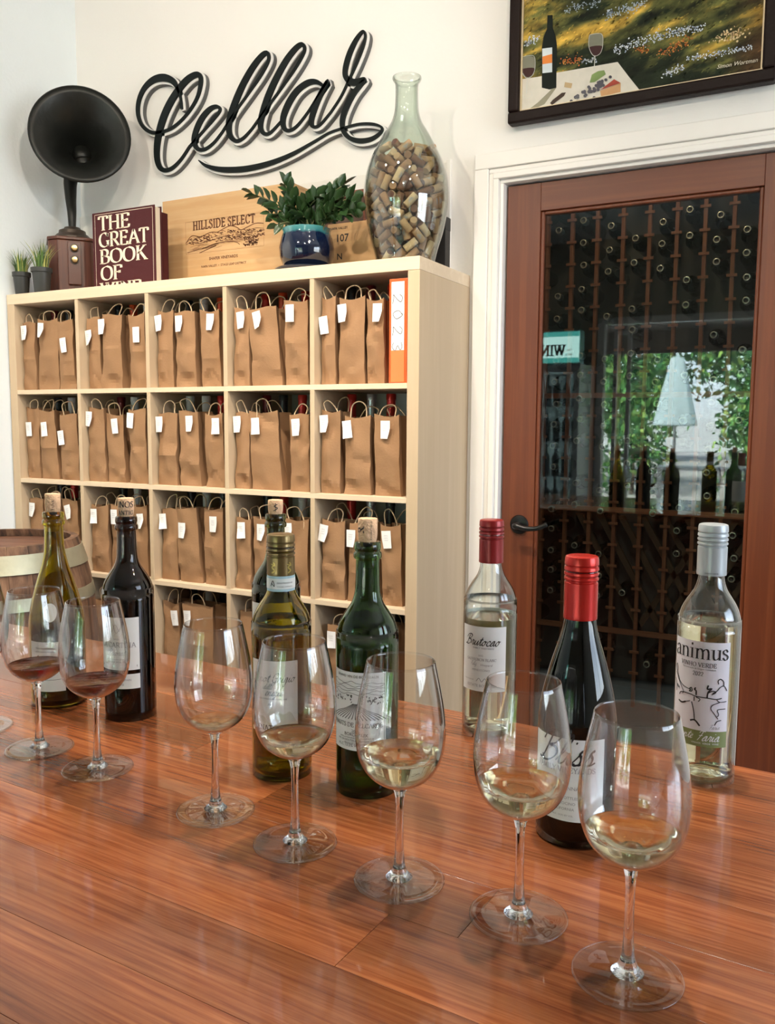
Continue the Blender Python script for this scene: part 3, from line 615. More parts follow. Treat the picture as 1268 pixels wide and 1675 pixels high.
CORKS = """716,-177,267,-14,-92,34 -593,517,369,40,8,-90 -316,-680,303,-69,49,-51 488,554,273,75,-57,28 -727,154,291,25,94,-20 516,-563,328,-64,-35,-66 -113,724,273,-98,-13,9 -632,-407,319,-28,69,-64 132,-739,305,82,-1,55 -7,857,612,-5,-26,-95 -341,-759,620,82,-45,34 705,213,373,-3,7,-99 -795,350,748,-43,-88,13 41,-860,665,-53,-25,79 343,671,493,-90,26,-32 -735,129,561,32,92,-20 846,-29,581,-27,-29,-91 274,864,806,-22,34,90 -561,-478,732,50,-64,56 708,-224,684,10,41,90 -360,757,593,-52,-47,-69 87,-836,1030,13,-98,0 652,578,687,14,-52,-83 -819,-228,604,-35,33,86 501,-644,619,-76,-23,-59 -456,664,839,-71,-1,-69 -830,-75,986,58,-53,58 768,236,852,18,71,-66 -279,924,1023,-58,5,80 -761,-494,891,-41,77,-47 486,856,1068,-11,36,92 -958,177,1095,30,82,-46 -288,-875,917,-84,38,-36 831,423,1018,43,-72,52 -498,-850,1130,68,-55,46 733,-559,895,30,69,-64 -622,794,1159,-19,-45,-86 343,-651,992,-21,-9,96 712,-193,1100,-29,-80,51 -653,341,1083,-31,-63,70 454,-895,1161,48,47,-73 939,439,1334,46,-79,38 -743,-656,1261,-53,68,-47 872,-444,1087,-18,-74,62 606,630,1126,-70,-51,-48 -130,-729,1211,81,-19,53 1034,57,1289,-23,36,-89 327,1010,1472,-91,34,20 593,-656,1255,48,-83,26 576,457,1315,48,-62,-60 -972,-251,1185,36,-68,-62 751,-569,1442,55,-80,16 -865,492,1213,50,71,-48 -677,-312,1234,-33,50,78 895,-168,1287,-76,48,42 -760,755,1474,-21,-42,-87 -31,-1019,1266,97,-10,19 988,507,1710,4,-36,-92 -905,133,1391,-82,55,-1 342,-715,1422,79,35,50 86,984,1136,80,9,57 -956,-467,1490,-43,89,-1 979,-472,1540,-2,-34,93 -287,1011,1397,92,21,-30 -250,-1069,1613,-43,-4,89 1076,-120,1612,15,92,33 -617,921,1787,-79,-48,36 612,-619,1656,-38,91,-3 755,724,1490,-75,58,-26 -584,-899,1542,-76,42,48 1115,-265,1946,6,-35,93 -149,988,1623,-94,-5,32 -930,-591,1752,-53,83,4 1156,-25,2030,-12,35,-92 -573,1005,2143,28,24,92 197,-1058,1561,90,23,-34 358,714,1473,-52,35,-77 -1087,34,1581,-9,62,76 952,-592,1882,53,78,29 733,817,1728,74,-60,26 -1126,110,1963,11,97,-14 818,-251,1705,-18,18,-96 -271,1091,1912,-89,-16,39 -487,-1010,1907,-82,42,-38 277,1065,1745,-93,28,21 -534,519,1233,57,44,-68 289,-768,1822,-19,40,89 466,1034,1977,-89,42,13 -551,-615,1654,-53,35,75 742,294,1458,27,-77,-56 -114,747,1248,-81,-31,-49 -128,-1136,1944,-45,-8,88 637,-936,1897,60,30,72 -976,455,1559,43,76,-47 -192,-794,1476,81,-26,51 790,848,2113,-12,21,96 -1104,-272,1856,-12,-13,98 961,-645,2169,52,73,41 -266,1134,2322,35,13,-92 -809,-244,1677,12,-56,80 1089,311,1853,3,38,91 -1052,475,1998,-9,15,97 -538,-503,1345,37,-48,-79 110,1150,2145,67,0,72 -675,401,1573,-55,-40,-72 1120,315,2243,-26,95,-6 427,1080,2347,70,-21,-66 90,-1041,2067,12,-98,-1 538,-746,2108,-62,-74,-22 -259,708,1462,84,13,50 -537,-1023,2165,-79,48,-37 953,659,2170,10,-24,-96 -1156,146,2218,-12,-97,13 568,-513,1911,-83,-52,6 638,556,1857,37,8,91 -897,-702,2001,-61,77,3 1137,-202,2356,-14,-92,-33 -875,756,2011,-17,-40,-89 315,-1094,1903,36,-4,92 811,347,1915,18,-2,97 -735,395,2048,-17,90,-38 -110,-1157,2462,42,4,90 442,755,1964,-21,-14,-96 -897,-123,1915,-17,53,-81 412,-821,2340,-91,-7,-38 -13,900,2173,35,4,93 -361,-722,1821,60,11,-78 879,107,2242,-18,20,95 -813,821,2376,63,66,-37 445,-1080,2384,-39,-24,-88 683,462,2276,-88,39,-22 -725,179,1738,-18,-40,-89 840,47,1752,1,5,99 87,1146,2506,65,-11,73 -584,-627,2422,80,19,-55 788,-849,2459,42,29,-85 -339,732,1776,-60,-41,-67 75,-1031,2322,40,-90,1 570,-117,2863,-80,-46,37 -1075,388,2460,34,93,-8 -698,-921,2504,-35,16,-91 33,1086,2942,-38,25,-88 -640,-592,2126,-52,-62,56 1018,-520,2511,-39,-84,-36 -450,583,1957,57,44,67 -151,-863,1932,47,0,-87 1103,288,2500,25,-96,6 -807,251,2382,-44,65,-60 287,-1107,2648,41,19,88 563,998,2553,-66,30,68 -1060,-479,2260,41,-88,19 695,-248,2107,36,87,-32 70,749,1694,77,-17,-60 -325,-1100,2600,41,-4,90 857,595,2547,81,57,4 -828,759,2730,67,70,18 860,-267,2302,25,93,-21 195,814,2022,-3,53,-83 -850,9,2247,-59,-1,79 66,-1017,2775,6,-97,19 585,716,2589,-81,-43,-37 -660,-339,2320,-16,24,-95 1017,-127,2627,-58,56,-56 -1027,26,2601,77,31,54 -358,-835,2354,-47,0,87 687,262,2690,-28,74,59 -825,411,2593,-71,-41,55 282,-786,2591,76,-30,55 -454,864,2506,70,-67,-20 -1019,-263,2476,95,26,-7 467,-565,2492,-7,-6,99 111,147,3185,-36,-27,-88 -175,-708,2750,53,35,75 790,-639,2669,-35,65,-66 -1008,-213,2727,-97,-20,6 391,-880,2967,-87,35,-34 528,845,2829,-76,-56,-28 -944,-631,2593,-54,75,-34 227,-851,3191,11,94,-28 170,754,2700,-19,62,-74 -1095,52,2889,-6,89,-43 807,-284,2630,-52,50,-68 -555,627,2290,-30,44,-84 -266,-1038,2984,-83,36,42 239,897,2921,-2,59,-79 -658,515,2768,-82,-17,52 727,-362,2944,-32,-88,-32 -403,410,2872,70,69,7 -574,-945,2850,75,-52,-38 995,138,2780,78,60,-9 -693,58,2797,23,-92,28 -76,-929,3133,67,25,-68 936,567,2814,43,-83,-33 -856,309,3107,79,-16,-57 760,-693,3113,-69,-44,56 -84,706,2791,-24,78,-56 -894,-450,2774,86,7,-49 457,-644,2868,-89,43,-13 -399,1029,2790,90,42,-3 -463,-703,2788,-53,27,-79 659,181,2960,-93,-34,-9 -910,58,3090,-59,9,79 13,-409,2951,76,-58,-25 562,798,3104,57,-80,6 -413,-416,2862,-82,55,-3 994,-431,2957,-9,-72,-67 -152,783,3035,96,2,25 -773,-572,2965,81,-12,-56 1055,76,3023,13,-97,-16 -640,706,2944,90,4,-40 1,-612,3200,40,20,89 528,544,2873,-90,-41,9 -382,-153,3026,78,-56,-22 -159,73,3221,-11,-98,-2 -157,1020,3148,38,-24,88 -907,-241,3397,-36,80,-47 332,14,3130,26,-5,96 -581,835,3173,36,55,-74 -371,-779,3238,-73,-31,59 325,802,3292,31,89,32 -394,209,3082,81,6,-56 348,-451,3095,89,7,-42 44,432,3004,-89,4,44 -890,-297,3003,-90,5,42 830,-208,3263,95,22,-15 -645,478,3191,59,0,-79 -360,-493,3140,80,40,42 715,-14,3126,-95,-16,25 -704,73,3261,-7,-97,-20 651,-535,3343,42,-27,86 773,458,3105,-93,-31,-12 -652,-394,3193,57,70,-40 429,-709,3334,-37,89,24 292,371,3167,-75,49,43 -562,-585,3455,51,23,-81 521,-23,3454,95,15,-25 -68,90,3463,-68,68,22 73,-226,3228,-72,-65,16 817,269,3282,93,31,12 -506,6,3426,79,40,-44 468,-292,3420,-62,18,-74 -343,785,3270,-11,95,27 -303,-829,3633,92,-35,15 485,152,3655,-85,-35,36 -379,399,3277,-53,-29,78 -115,-766,3415,-65,74,-3 527,641,3346,-35,-90,-22 -867,237,3499,-26,-95,-10 371,-830,3566,-68,-40,-59 243,815,3548,84,-30,43 -481,-256,3378,78,40,-46 242,-306,3551,49,-77,38 99,-766,3631,-15,-89,41 913,-59,3473,17,87,-45 351,264,3463,82,-8,-54 -152,726,3439,-60,16,77 -290,-301,3551,-6,89,44 718,575,3511,-54,44,70 -194,470,3453,-59,16,78 -38,-303,3645,10,-47,-86 222,556,3519,-76,32,-55 -469,250,3626,-79,-11,-57 555,-100,3703,88,42,-18 -21,756,3689,1,-98,-15 47,248,3671,29,-78,54 -676,602,3588,26,49,-82 -438,638,3699,-2,97,-20 871,206,3624,-18,86,-46"""
# ------------------------------------------------------------------ wine glasses
stem_glass = mat('stem crystal', (1, 1, 1), 0., trans=1., ior=1.5)
bowl_glass = clear_glass('thin crystal bowl', (.99, .995, .99), (.50, .51, .51), refl=1.8, power=6, fexp=3.6)
foot_glass = clear_glass('thin crystal foot', (.985, .99, .985), (.45, .46, .46), refl=1.2, power=5, fexp=4.)
red_wine = mat('red wine', (.14, .002, .003), 0., trans=1., ior=1.34)
white_wine = mat('white wine', (1., .93, .66), 0., trans=1., ior=1.34)
bubble = clear_glass('bubble', (.95, .95, .95), (.2, .2, .2), refl=2.5)
BOWL = [(.005, .0935), (.012, .0955), (.022, .1005), (.031, .108), (.0375, .118), (.0415, .131), (.043, .146), (.0427, .158), (.0412, .172), (.0385, .188), (.0353, .204), (.0325, .217)]
def bowl_r(z, inner=.0011):
    for (r0, z0), (r1, z1) in zip(BOWL, BOWL[1:]):
        if z0 <= z <= z1: return r0+(r1-r0)*(z-z0)/(z1-z0)-inner
    return BOWL[0][0] if z < BOWL[0][1] else BOWL[-1][0]-inner
PB = catmull(BOWL, 3)
def wine_glass(x, y, label, wine, level, seed):
    t = thing('wine_glass', label, 'wine glass', (x, y, BZ+.0003), 0, 'wine glasses along the bar')
    prof = PB+[(.0321, .2176)]+[(max(.0003, r-.0009), z+.0006) for r, z in reversed(PB)]+[(0, .0945)]
    MB().lathe([(0, .0925)]+prof, 56).build('bowl', bowl_glass, t, smooth=True)
    MB().lathe([(0, .0025), (.013, .004), (.0085, .008), (.0055, .016), (.0042, .03), (.0037, .05), (.0036, .07), (.0042, .083), (.006, .0905), (.0085, .0938), (0, .0925)], 28).build('stem', stem_glass, t, smooth=True)
    MB().lathe([(0, 0), (.0425, 0), (.0436, .0005), (.044, .0013), (.0437, .0021), (.0428, .0026), (.041, .0022), (.03, .0026), (.014, .0043), (0, .0045)], 80).build('foot', foot_glass, t, smooth=True)
    zs = [z for _, z in PB if .0955 < z < level-.002]
    wp = [(0, .0958)]+[(bowl_r(z, .0016), z+.0006) for z in zs]+[(bowl_r(level, .0016), level), (bowl_r(level, .003), level-.0006), (0, level-.0008)]
    w = MB().lathe(wp, 48).build('wine', red_wine if wine == 'red' else white_wine, t, smooth=True, auto=.9)
    rr = random.Random(seed); b = MB()
    for k in range(16 if wine == 'white' else 9):
        a = rr.uniform(0, 6.28); q = bowl_r(level, .0016)*math.sqrt(rr.uniform(.0, .95)); s = rr.uniform(.0005, .0011)
        b.lathe([(0, -s), (s*.8, -s*.5), (s, 0), (s*.7, s*.7), (0, s)], 6, Matrix.Translation((q*math.cos(a), q*math.sin(a), level-.0004)))
    tag(b.build('bubbles', bubble, w, smooth=True), kind='stuff')
    return t
GL = [((1026, 1597), 'wine glass with pale wine nearest the camera, farthest right on the bar', 'white', .121, 0),
      ((848, 1500), 'wine glass with pale wine standing before the red-capped dark bottle', 'white', .124, 1),
      ((653, 1440), 'wine glass with pale wine before the green corked bottle with an engraved label', 'white', .127, 2),
      ((483, 1380), 'wine glass with pale wine before the olive bottle with bronze screw cap', 'white', .117, 3),
      ((353, 1327), 'nearly empty pale wine glass, the one nearest the two red wine glasses', 'white', .107, 4),
      ((160, 1258), 'red wine glass in front of the dark corked bottle with two-piece white label', 'red', .117, 5),
      ((65, 1225), 'red wine glass in front of the olive corked bottle with oval sticker', 'red', .118, 6),
      ((-32, 1190), 'wine glass with red wine cut off by the left photo edge', 'red', .115, 7)]
GPOS = []
for (px, lab, wn_, lv, sd_) in GL:
    p = on_z(px[0], px[1], BZ); wine_glass(p.x, p.y, lab, wn_, lv, sd_); GPOS.append(p)
# ------------------------------------------------------------------ bottles on the bar
def glass_mat(name, col, rough=0.0): return mat(name, col, rough, trans=1., ior=1.5)
olive = glass_mat('olive bottle glass', (.50, .41, .03)); green = glass_mat('green bottle glass', (.12, .25, .065)); brown = glass_mat('brown bottle glass', (.12, .055, .012)); dkol = glass_mat('dark olive bottle glass', (.16, .17, .03))
flint = clear_glass('flint bottle glass', (.97, .98, .96), (.25, .29, .26), refl=1.7, power=3.5)
dark_wine = mat('dark wine in bottle', (.02, .004, .004), .05)
pale_wine = mat('pale wine in bottle', (1., .95, .70), 0., trans=1., ior=1.34)
olive_wine = mat('wine in olive bottle', (.50, .42, .10), 0., trans=1., ior=1.34)
label_paper = mat('label paper', (.80, .83, .83), .55); label_cream = mat('label cream', (.80, .75, .71), .55); label_green = mat('label green band', (.20, .25, .09), .55)
cork_m = mat('natural cork', (.66, .42, .25), .85, bump=.5, bscale=120, var=.22, vscale=90)
BORD = [(.033, 0), (.0368, .004), (.0375, .012), (.0375, .178), (.0365, .192), (.033, .205), (.0262, .217), (.0195, .227), (.0158, .238), (.0145, .252), (.0138, .279)]
BURG = [(.036, 0), (.0405, .004), (.0413, .012), (.0413, .118), (.0405, .135), (.0375, .155), (.0325, .176), (.0265, .197), (.0208, .215), (.0168, .232), (.0146, .25), (.0138, .279)]
LIP = [(.0139, .280), (.0160, .2805), (.0168, .2825), (.0168, .2865), (.0158, .2885), (.0148, .2892), (.0148, .2902), (.0156, .2912), (.0160, .294), (.0156, .2995), (.0138, .301)]
def bottle(px, label, kind, glassm, wine, level, cork=True, wall=.0022, hs=1.0, rs=1.0, y_base=None, pos=None):
    """px: centre x and front-most base y in the photograph, turned into a point on the bar top"""
    rb = (BORD if kind == 'bord' else BURG)[2][0]*rs
    if pos is None:
        g = on_z(px[0], px[1], BZ); d = Vector((g.x, g.y, 0)).normalized(); p = g+d*rb
    else: p = Vector(pos)
    t = thing('wine_bottle', label, 'wine bottle', (p.x, p.y, BZ+.0003), 0, 'open bottles on the bar')
    pr = [(r*rs if r > .02 else r, z*hs) for r, z in (BORD if kind == 'bord' else BURG)]
    outer = [(0, .012*hs), (.02*rs, .008), (.030*rs, 0)]+[tuple(q) for q in catmull(pr, 3)]
    lip = [(r, z*hs) for r, z in LIP]
    inner = [(max(.0092, r-wall), max(z, .005)+.0005) for r, z in reversed(catmull(pr, 3))]
    top = lip+[(.0095, lip[-1][1])]
    innerb = [(.028*rs, .006), (.018*rs, .0125), (0, .0165*hs)]
    MB().lathe(outer+top+inner+innerb, 56).build('glass_body', glassm, t, smooth=True)
    # wine column: from the punt up to its level
    wp = [(0, .018*hs), (.018*rs, .0145), (.0278*rs, .0082)]
    for r, z in catmull(pr, 3):
        if .009 < z < level: wp.append((max(.009, r-wall-.0006), z))
    rl = wp[-1][0]; wp += [(rl, level), (0, level)]
    if wine: MB().lathe(wp, 44).build('wine', wine, t, smooth=True, auto=.9)
    to_cam = math.atan2(-p.y, -p.x)
    return t, p, to_cam, rb
def cork_thing(p, h, label, rot=0.):
    t = thing('wine_cork', label, 'cork', (p.x, p.y, BZ+.2705), rot, 'corks stuck back in the bottles')
    b = MB().lathe([(0, 0), (.0088, 0), (.0092, .001), (.0093, .028), (.0110, .034), (.0115, .04), (.0115, h-.001), (.0108, h), (0, h)], 24)
    b.build('cork_body', cork_m, t, smooth=True, auto=.8); return t
def label_patch(t, r, a0, z0, z1, w0, w1, m, name='label', off=.0004):
    cm = cyl(r, a0, 0, off); g = MB(); g.grid(lambda u, v: cm(w0+(w1-w0)*u, z0+(z1-z0)*v), 26, 2)
    return g.build(name, m, t, smooth=True)
def prints(par, r, a0, z0, polys, m, name='lettering', off=.0008):
    g = MB(); g.poly(polys, cyl(r, a0, z0, off)); return tag(g.build(name, m, par), kind='stuff')
def frame_lines(x0, x1, y0, y1, w): return line([(x0, y0), (x1, y0)], w, 0)+line([(x0, y1), (x1, y1)], w, 0)+line([(x0, y0), (x0, y1)], w, 0)+line([(x1, y0), (x1, y1)], w, 0)
def sub(lines, m_h=.0014):
    out = []
    for (txt, x, y, h, fit) in lines: out += shift(font(txt, h), x, y, fit)
    return out
def screwcap(t, m, z0, z1, r=.0172, rings=True):
    pr = [(r, z0), (r+.0002, z0+.002), (r, z0+.004)]
    zr = z1-.026
    if rings:
        pr += [(r, zr-.002), (r-.0012, zr-.001), (r-.0012, zr), (r+.0005, zr+.0012), (r+.0005, zr+.003), (r-.001, zr+.0042), (r-.001, zr+.005), (r+.0006, zr+.0064), (r+.0004, zr+.0085), (r-.001, zr+.0095), (r-.001, zr+.0102), (r+.0006, zr+.0115), (r+.0002, zr+.0145), (r-.0009, zr+.0152), (r-.0009, zr+.0158), (r+.0003, zr+.017)]
    pr += [(r, z1-.003), (r-.0008, z1-.0008), (r-.0025, z1), (0, z1)]
    return MB().lathe(pr, 40).build('screw_cap', m, t, smooth=True, auto=.55)
# 1 olive burgundy bottle with oval sticker
t, p, a, rb = bottle((98, 1160), 'olive burgundy-shaped bottle with cork and small oval sticker on its shoulder', 'burg', olive, dark_wine, .135)
a1 = a-.25
lb = label_patch(t, rb, a1, .028, .105, -.036, .02, label_paper)
prints(lb, rb, a1, 0, sub([('MAISON FAMILIALE', -.009, .094, .0022, .03), ('GRAND VIN DE BOURGOGNE', -.009, .089, .0016, .032)])+line([(-.03, .050), (.014, .050)], .0006, 0)+line([(-.03, .047), (-.01, .046), (.014, .047)], .0005), ink)
prints(lb, rb, a1, 0, line([(-.025, .074), (-.020, .084), (-.018, .073), (-.012, .082), (-.010, .073), (-.005, .08), (-.003, .073), (.003, .082), (.005, .074)], .0018)+line([(.006, .072), (.012, .078)], .002), ink, 'signature')
op = MB(); cm = None
for k in range(20):
    th = k*6.2832/20; op.v.append((.0105*math.cos(th), .0145*math.sin(th), 0))
op.v.append((0, 0, 0))
for k in range(20): op.face((k, (k+1) % 20, 20))
rr_ = Matrix.Rotation(a-.25, 4, 'Z') @ Matrix.Translation((.0389, 0, .150)) @ Matrix.Rotation(-.22, 4, 'Y') @ Matrix(((0, 0, 1, 0), (1, 0, 0, 0), (0, 1, 0, 0), (0, 0, 0, 1)))
def bend(v):
    q = rr_ @ Vector(v); rad = math.hypot(q.x, q.y)
    for (r0, z0), (r1, z1) in zip(BURG, BURG[1:]):
        if z0 <= q.z <= z1: R = r0+(r1-r0)*(q.z-z0)/(z1-z0)+.0006; return (q.x/rad*R, q.y/rad*R, q.z)
    return tuple(q)
op.v = [bend(v) for v in op.v]; op.build('oval_sticker', label_paper, t, smooth=True)
c = cork_thing(p, .0585, 'speckled pressed cork in the olive bottle farthest left', 0)
g = MB(); g.poly(shift(font('I F UVA', .0042), .040, .0015), lambda u, v, cmx=cyl(.0115, 0, 0, .0003), aa=a+.3: (lambda P: Matrix.Rotation(aa, 3, 'Z') @ P)(cmx(-v, u))); g.build('lettering', ink, c)
# 2 dark bordeaux bottle
t, p, a, rb = bottle((215, 1181), 'brown-black bordeaux-shaped bottle, lettered cork and two-piece white label', 'bord', brown, dark_wine, .172)
a2 = a-.42
lb = label_patch(t, rb, a2, .078, .156, -.036, .030, label_paper); lb2 = label_patch(t, rb, a2, .050, .072, -.036, .030, label_paper)
prints(lb, rb, a2, 0, shift(serif('LA CARTUJA', .0075), -.003, .112, .056)+shift(script('Priorat', .0032), -.004, .1, .026)+sub([('DENOMINACION DE ORIGEN', -.003, .093, .0016, .036), ('CALIFICADA 2021', -.003, .089, .0016, .03), ('CELLER', -.003, .123, .0014, .01)])+frame_lines(-.012, .006, .131, .149, .0004)+line([(-.01, .134), (-.004, .146), (.002, .136), (.005, .147)], .0006)+line([(-.008, .147), (-.003, .133), (.004, .142)], .0006), ink_grey)
prints(lb, rb, a2, 0, line([(-.032, .084), (.026, .084)], .003, 0), ink, 'band')
prints(lb2, rb, a2, 0, sub([('PRODUCT OF SPAIN', -.003, .062, .003, .04), ('RED WINE', -.003, .055, .0022, .02)]), ink_grey)
c = cork_thing(p, .0575, 'pale cork with large printed capitals in the brown-black bottle', 0)
g = MB(); g.poly(shift(serif('INOS', .0085, .16, .06), 0, .0445)+shift(serif('ANTIG', .006, .16, .06), 0, .0335), cyl(.0116, a-.05, 0, .0003)); tag(g.build('lettering', ink, c), kind='stuff')
# 3 bottle half hidden behind the bronze-capped one
pb = on_y(452, 1000, 1.07)
t, p, a, rb = bottle(None, 'dark corked bottle mostly hidden behind the bronze-capped olive bottle', 'bord', dkol, dark_wine, .17, pos=(pb.x, 1.07, BZ))
a3 = a-.15
lb = label_patch(t, rb, a3, .045, .168, -.042, .04, label_paper)
ic = []
for k in range(3):
    for q in range(2):
        x0_ = -.033+k*.0125; y0_ = .121+q*.0125-.0001; ic += rect(x0_, x0_+.0095, y0_, y0_+.0095)
prints(lb, rb, a3, 0, ic, ink, 'icon_squares')
ic = []
for k in range(3):
    for q in range(2):
        x0_ = -.033+k*.0125; y0_ = .121+q*.0125; ic += line([(x0_+.0025, y0_+.002+.001*k), (x0_+.006, y0_+.0045), (x0_+.003+.0015*q, y0_+.0075)], .0014)
prints(lb, rb, a3, 0, ic, label_paper, 'icon_marks', .0011)
c = cork_thing(p, .052, 'branded cork standing in the bottle behind the bronze-capped one', 0)
g = MB(); g.poly(line([(-.003, .036), (.003, .04), (-.002, .043), (.003, .046)], .0012)+line([(0, .035), (0, .048)], .0008), cyl(.0116, a, 0, .0003)); tag(g.build('lettering', ink, c), kind='stuff')
# 4 olive bottle with bronze screw cap
bronze = mat('bronze cap', (.22, .15, .06), .28, .75)
t, p, a, rb = bottle((462, 1280), 'olive bordeaux-shaped bottle with bronze screw cap and blue-bordered neck strip', 'bord', olive, olive_wine, .176)
screwcap(t, bronze, .2525, .303)
nb_ = label_patch(t, .0170, a, .2335, .2525, -.053, .053, mat('pale blue strip', (.42, .62, .70), .5), 'neck_strip')
label_patch(t, .0170, a, .2365, .2495, -.053, .053, label_paper, 'neck_strip_panel', .0007)
prints(nb_, .0170, a, 0, sub([('DENOMINAZIONE', .005, .2435, .0024, .020), ('DI ORIGINE CONTROLLATA', .005, .2392, .0017, .020)])+line([(-.013, .240), (-.010, .247), (-.008, .240), (-.012, .244)], .0009), ink, off=.0010)
gold = mat('gold emboss', (.55, .40, .12), .35, .8)
for da in (-.55, .6): prints(t, .0173, a+da, .2555, line([(-.002, .001), (.002, .004), (-.0015, .008), (.002, .0115), (0, .014)], .0018)+line([(-.003, .012), (.003, .010)], .0012), gold, 'emboss')
a4 = a-.05
lb = label_patch(t, rb, a4, .062, .152, -.0415, .022, label_cream)
hill = [(-.041+k*.0021, .083+.006*math.sin(k*.33+.6)+.003*math.sin(k*.8)) for k in range(31)]
hv = [q for x_, y_ in hill for q in ((x_, .0685), (x_, y_))]
prints(lb, rb, a4, 0, [(hv, [(2*i, 2*i+2, 2*i+3, 2*i+1) for i in range(30)])], mat('label beige hill', (.62, .56, .46), .6), 'hill_print', .0006)
prints(lb, rb, a4, 0, shift(script('Pinot Grigio', .0058, .17, .05), -.010, .126, .054)+shift(script('delle', .0036), -.016, .117, .012)+shift(script('Venezie', .004), -.010, .109, .024)+sub([('DENOMINAZIONE DI ORIGINE', -.010, .104, .0012, .036), ('2022', -.012, .097, .0026, None)])+shift(serif('ZENATO', .0052, .2, .08), -.018, .0655, .03), ink)
# 5 green bordeaux bottle with engraved chateau label
t, p, a, rb = bottle((600, 1308), 'tall green bordeaux-shaped bottle with cork and engraved vineyard label', 'bord', green, olive_wine, .165)
a5 = a-.18
lb = label_patch(t, rb, a5, .058, .152, -.044, .030, label_paper); rg = random.Random(8); X0, X1 = -.042, .028
P = frame_lines(X0, X1, .0600, .150, .0006)
P += sub([('GRAND VIN DE BORDEAUX', -.007, .1455, .0022, .055), ('BORDEAUX', -.007, .0755, .003, .03), ('2020', -.007, .080, .0028, .010), ('APPELLATION BORDEAUX CONTROLEE', -.007, .0725, .0014, .044), ('MIS EN BOUTEILLE AU CHATEAU', -.007, .0690, .0018, .05), ('PRODUIT DE FRANCE', -.007, .0655, .0014, .03), ('ALC 13.5% VOL  750 ML', -.007, .0625, .0014, .05)])
P += shift(serif('HAUTS DE BELCARDE', .0062, .16, .055), -.007, .0865, .066)
for q in range(5):
    yy = .1395-q*.0033; P += line([(X0+k*(X1-X0)/14, yy+.0011*math.sin(k*1.3+q*1.7)+.0008*rg.uniform(-1, 1)) for k in range(15)], .00045)
for q in range(44):
    x_ = rg.uniform(X0+.001, X1-.001); y_ = .118+rg.uniform(-.004, .005); P += line([(x_, y_), (x_+rg.uniform(-.0015, .0015), y_+.002), (x_+rg.uniform(.0, .002), y_+.0008)], rg.uniform(.0005, .0013))
for q in range(17):
    th = (q-8)/8; x_ = -.007+.003*th; P += [ribbon(*(lambda pts: (pts, [.0003+.0008*k/7 for k in range(len(pts))]))(catmull([(x_, .1145), (x_+.010*th, .108-.003*(1-abs(th))), (x_+.024*th, .102-.004*(1-abs(th))), (x_+.034*th, .0955)], 2)))]
prints(lb, rb, a5, 0, P, ink)
c = cork_thing(p, .058, 'cork printed with a large R and dotted side text in the green bottle', 0)
rot90 = lambda A: (lambda u, v: cyl(.0116, A, 0, .0003)(-v, u))
g = MB(); g.poly(shift(serif('R', .009, .18, .07), .045, 0), rot90(a-.42)); g.poly(shift(font('AROMATIQUE', .0028, space=1.2), .0445, 0, .022), rot90(a+.45)); tag(g.build('lettering', ink, c), kind='stuff')
# 6 clear bottle, dark red cap
t, p, a, rb = bottle((798, 1210), 'clear bottle of pale wine with dark red screw cap, farthest back', 'bord', flint, pale_wine, .168)
screwcap(t, mat('dark red cap', (.24, .012, .012), .3, .3), .2455, .306)
a6 = a-.16
lb = label_patch(t, rb, a6, .068, .160, -.040, .030, label_paper)
prints(lb, rb, a6, 0, shift(script('Brutocao', .0072, .24, .09), -.006, .1335, .050), ink)
prints(lb, rb, a6, 0, shift(font('FAMILY VINEYARDS', .0026, .012), -.003, .1285, .030)+sub([('2022', -.006, .118, .0026, None)])+shift(serif('SAUVIGNON BLANC', .0036, .16, .06), -.006, .1115, .044)+shift(script('Feliz', .0026), -.017, .1045, .010)+shift(font('Vineyard', .0042, shear=.4), .002, .1045, .018)+sub([('MENDOCINO', -.006, .097, .003, .026), ('PRODUCED BY', -.024, .083, .0018, .016), ('ESTATE BOTTLED', -.006, .0745, .003, .042)])+line([(-.012, .082), (-.008, .087), (-.004, .082), (0, .087), (.003, .083)], .0008), ink_grey, 'fine_print')
label_patch(t, rb, a+2.9, .075, .172, -.05, .055, label_paper, 'back_label')
# 7 dark burgundy bottle with bright red cap
dkg = glass_mat('near black bottle glass', (.035, .04, .015))
t, p, a, rb = bottle((938, 1391), 'dark burgundy-shaped bottle with bright red screw cap and white label', 'burg', dkg, dark_wine, .215)
screwcap(t, mat('bright red cap', (.50, .02, .012), .25, .45), .2365, .303, .0175)
a7 = a-.06
lb = label_patch(t, rb, a7, .030, .118, -.052, .033, label_paper)
prints(lb, rb, a7, 0, shift(script('Bliss', .0105, .2, .07), -.010, .091, .060), ink)
prints(lb, rb, a7, 0, shift(serif('FAMILY VINEYARDS', .0045, .15, .06), -.010, .0825, .066)+line([(-.036, .089), (.02, .089)], .0004, 0)+sub([('2021', -.010, .071, .003, None), ('CHARDONNAY', -.010, .064, .0042, .04), ('ESTATE BOTTLED', -.010, .054, .0028, .034), ('MENDOCINO', -.010, .048, .0028, .026), ('CALIFORNIA', -.010, .042, .003, .024), ('ALC. 13.5% BY VOL', -.010, .0355, .0016, .022)]), ink_grey, 'fine_print')
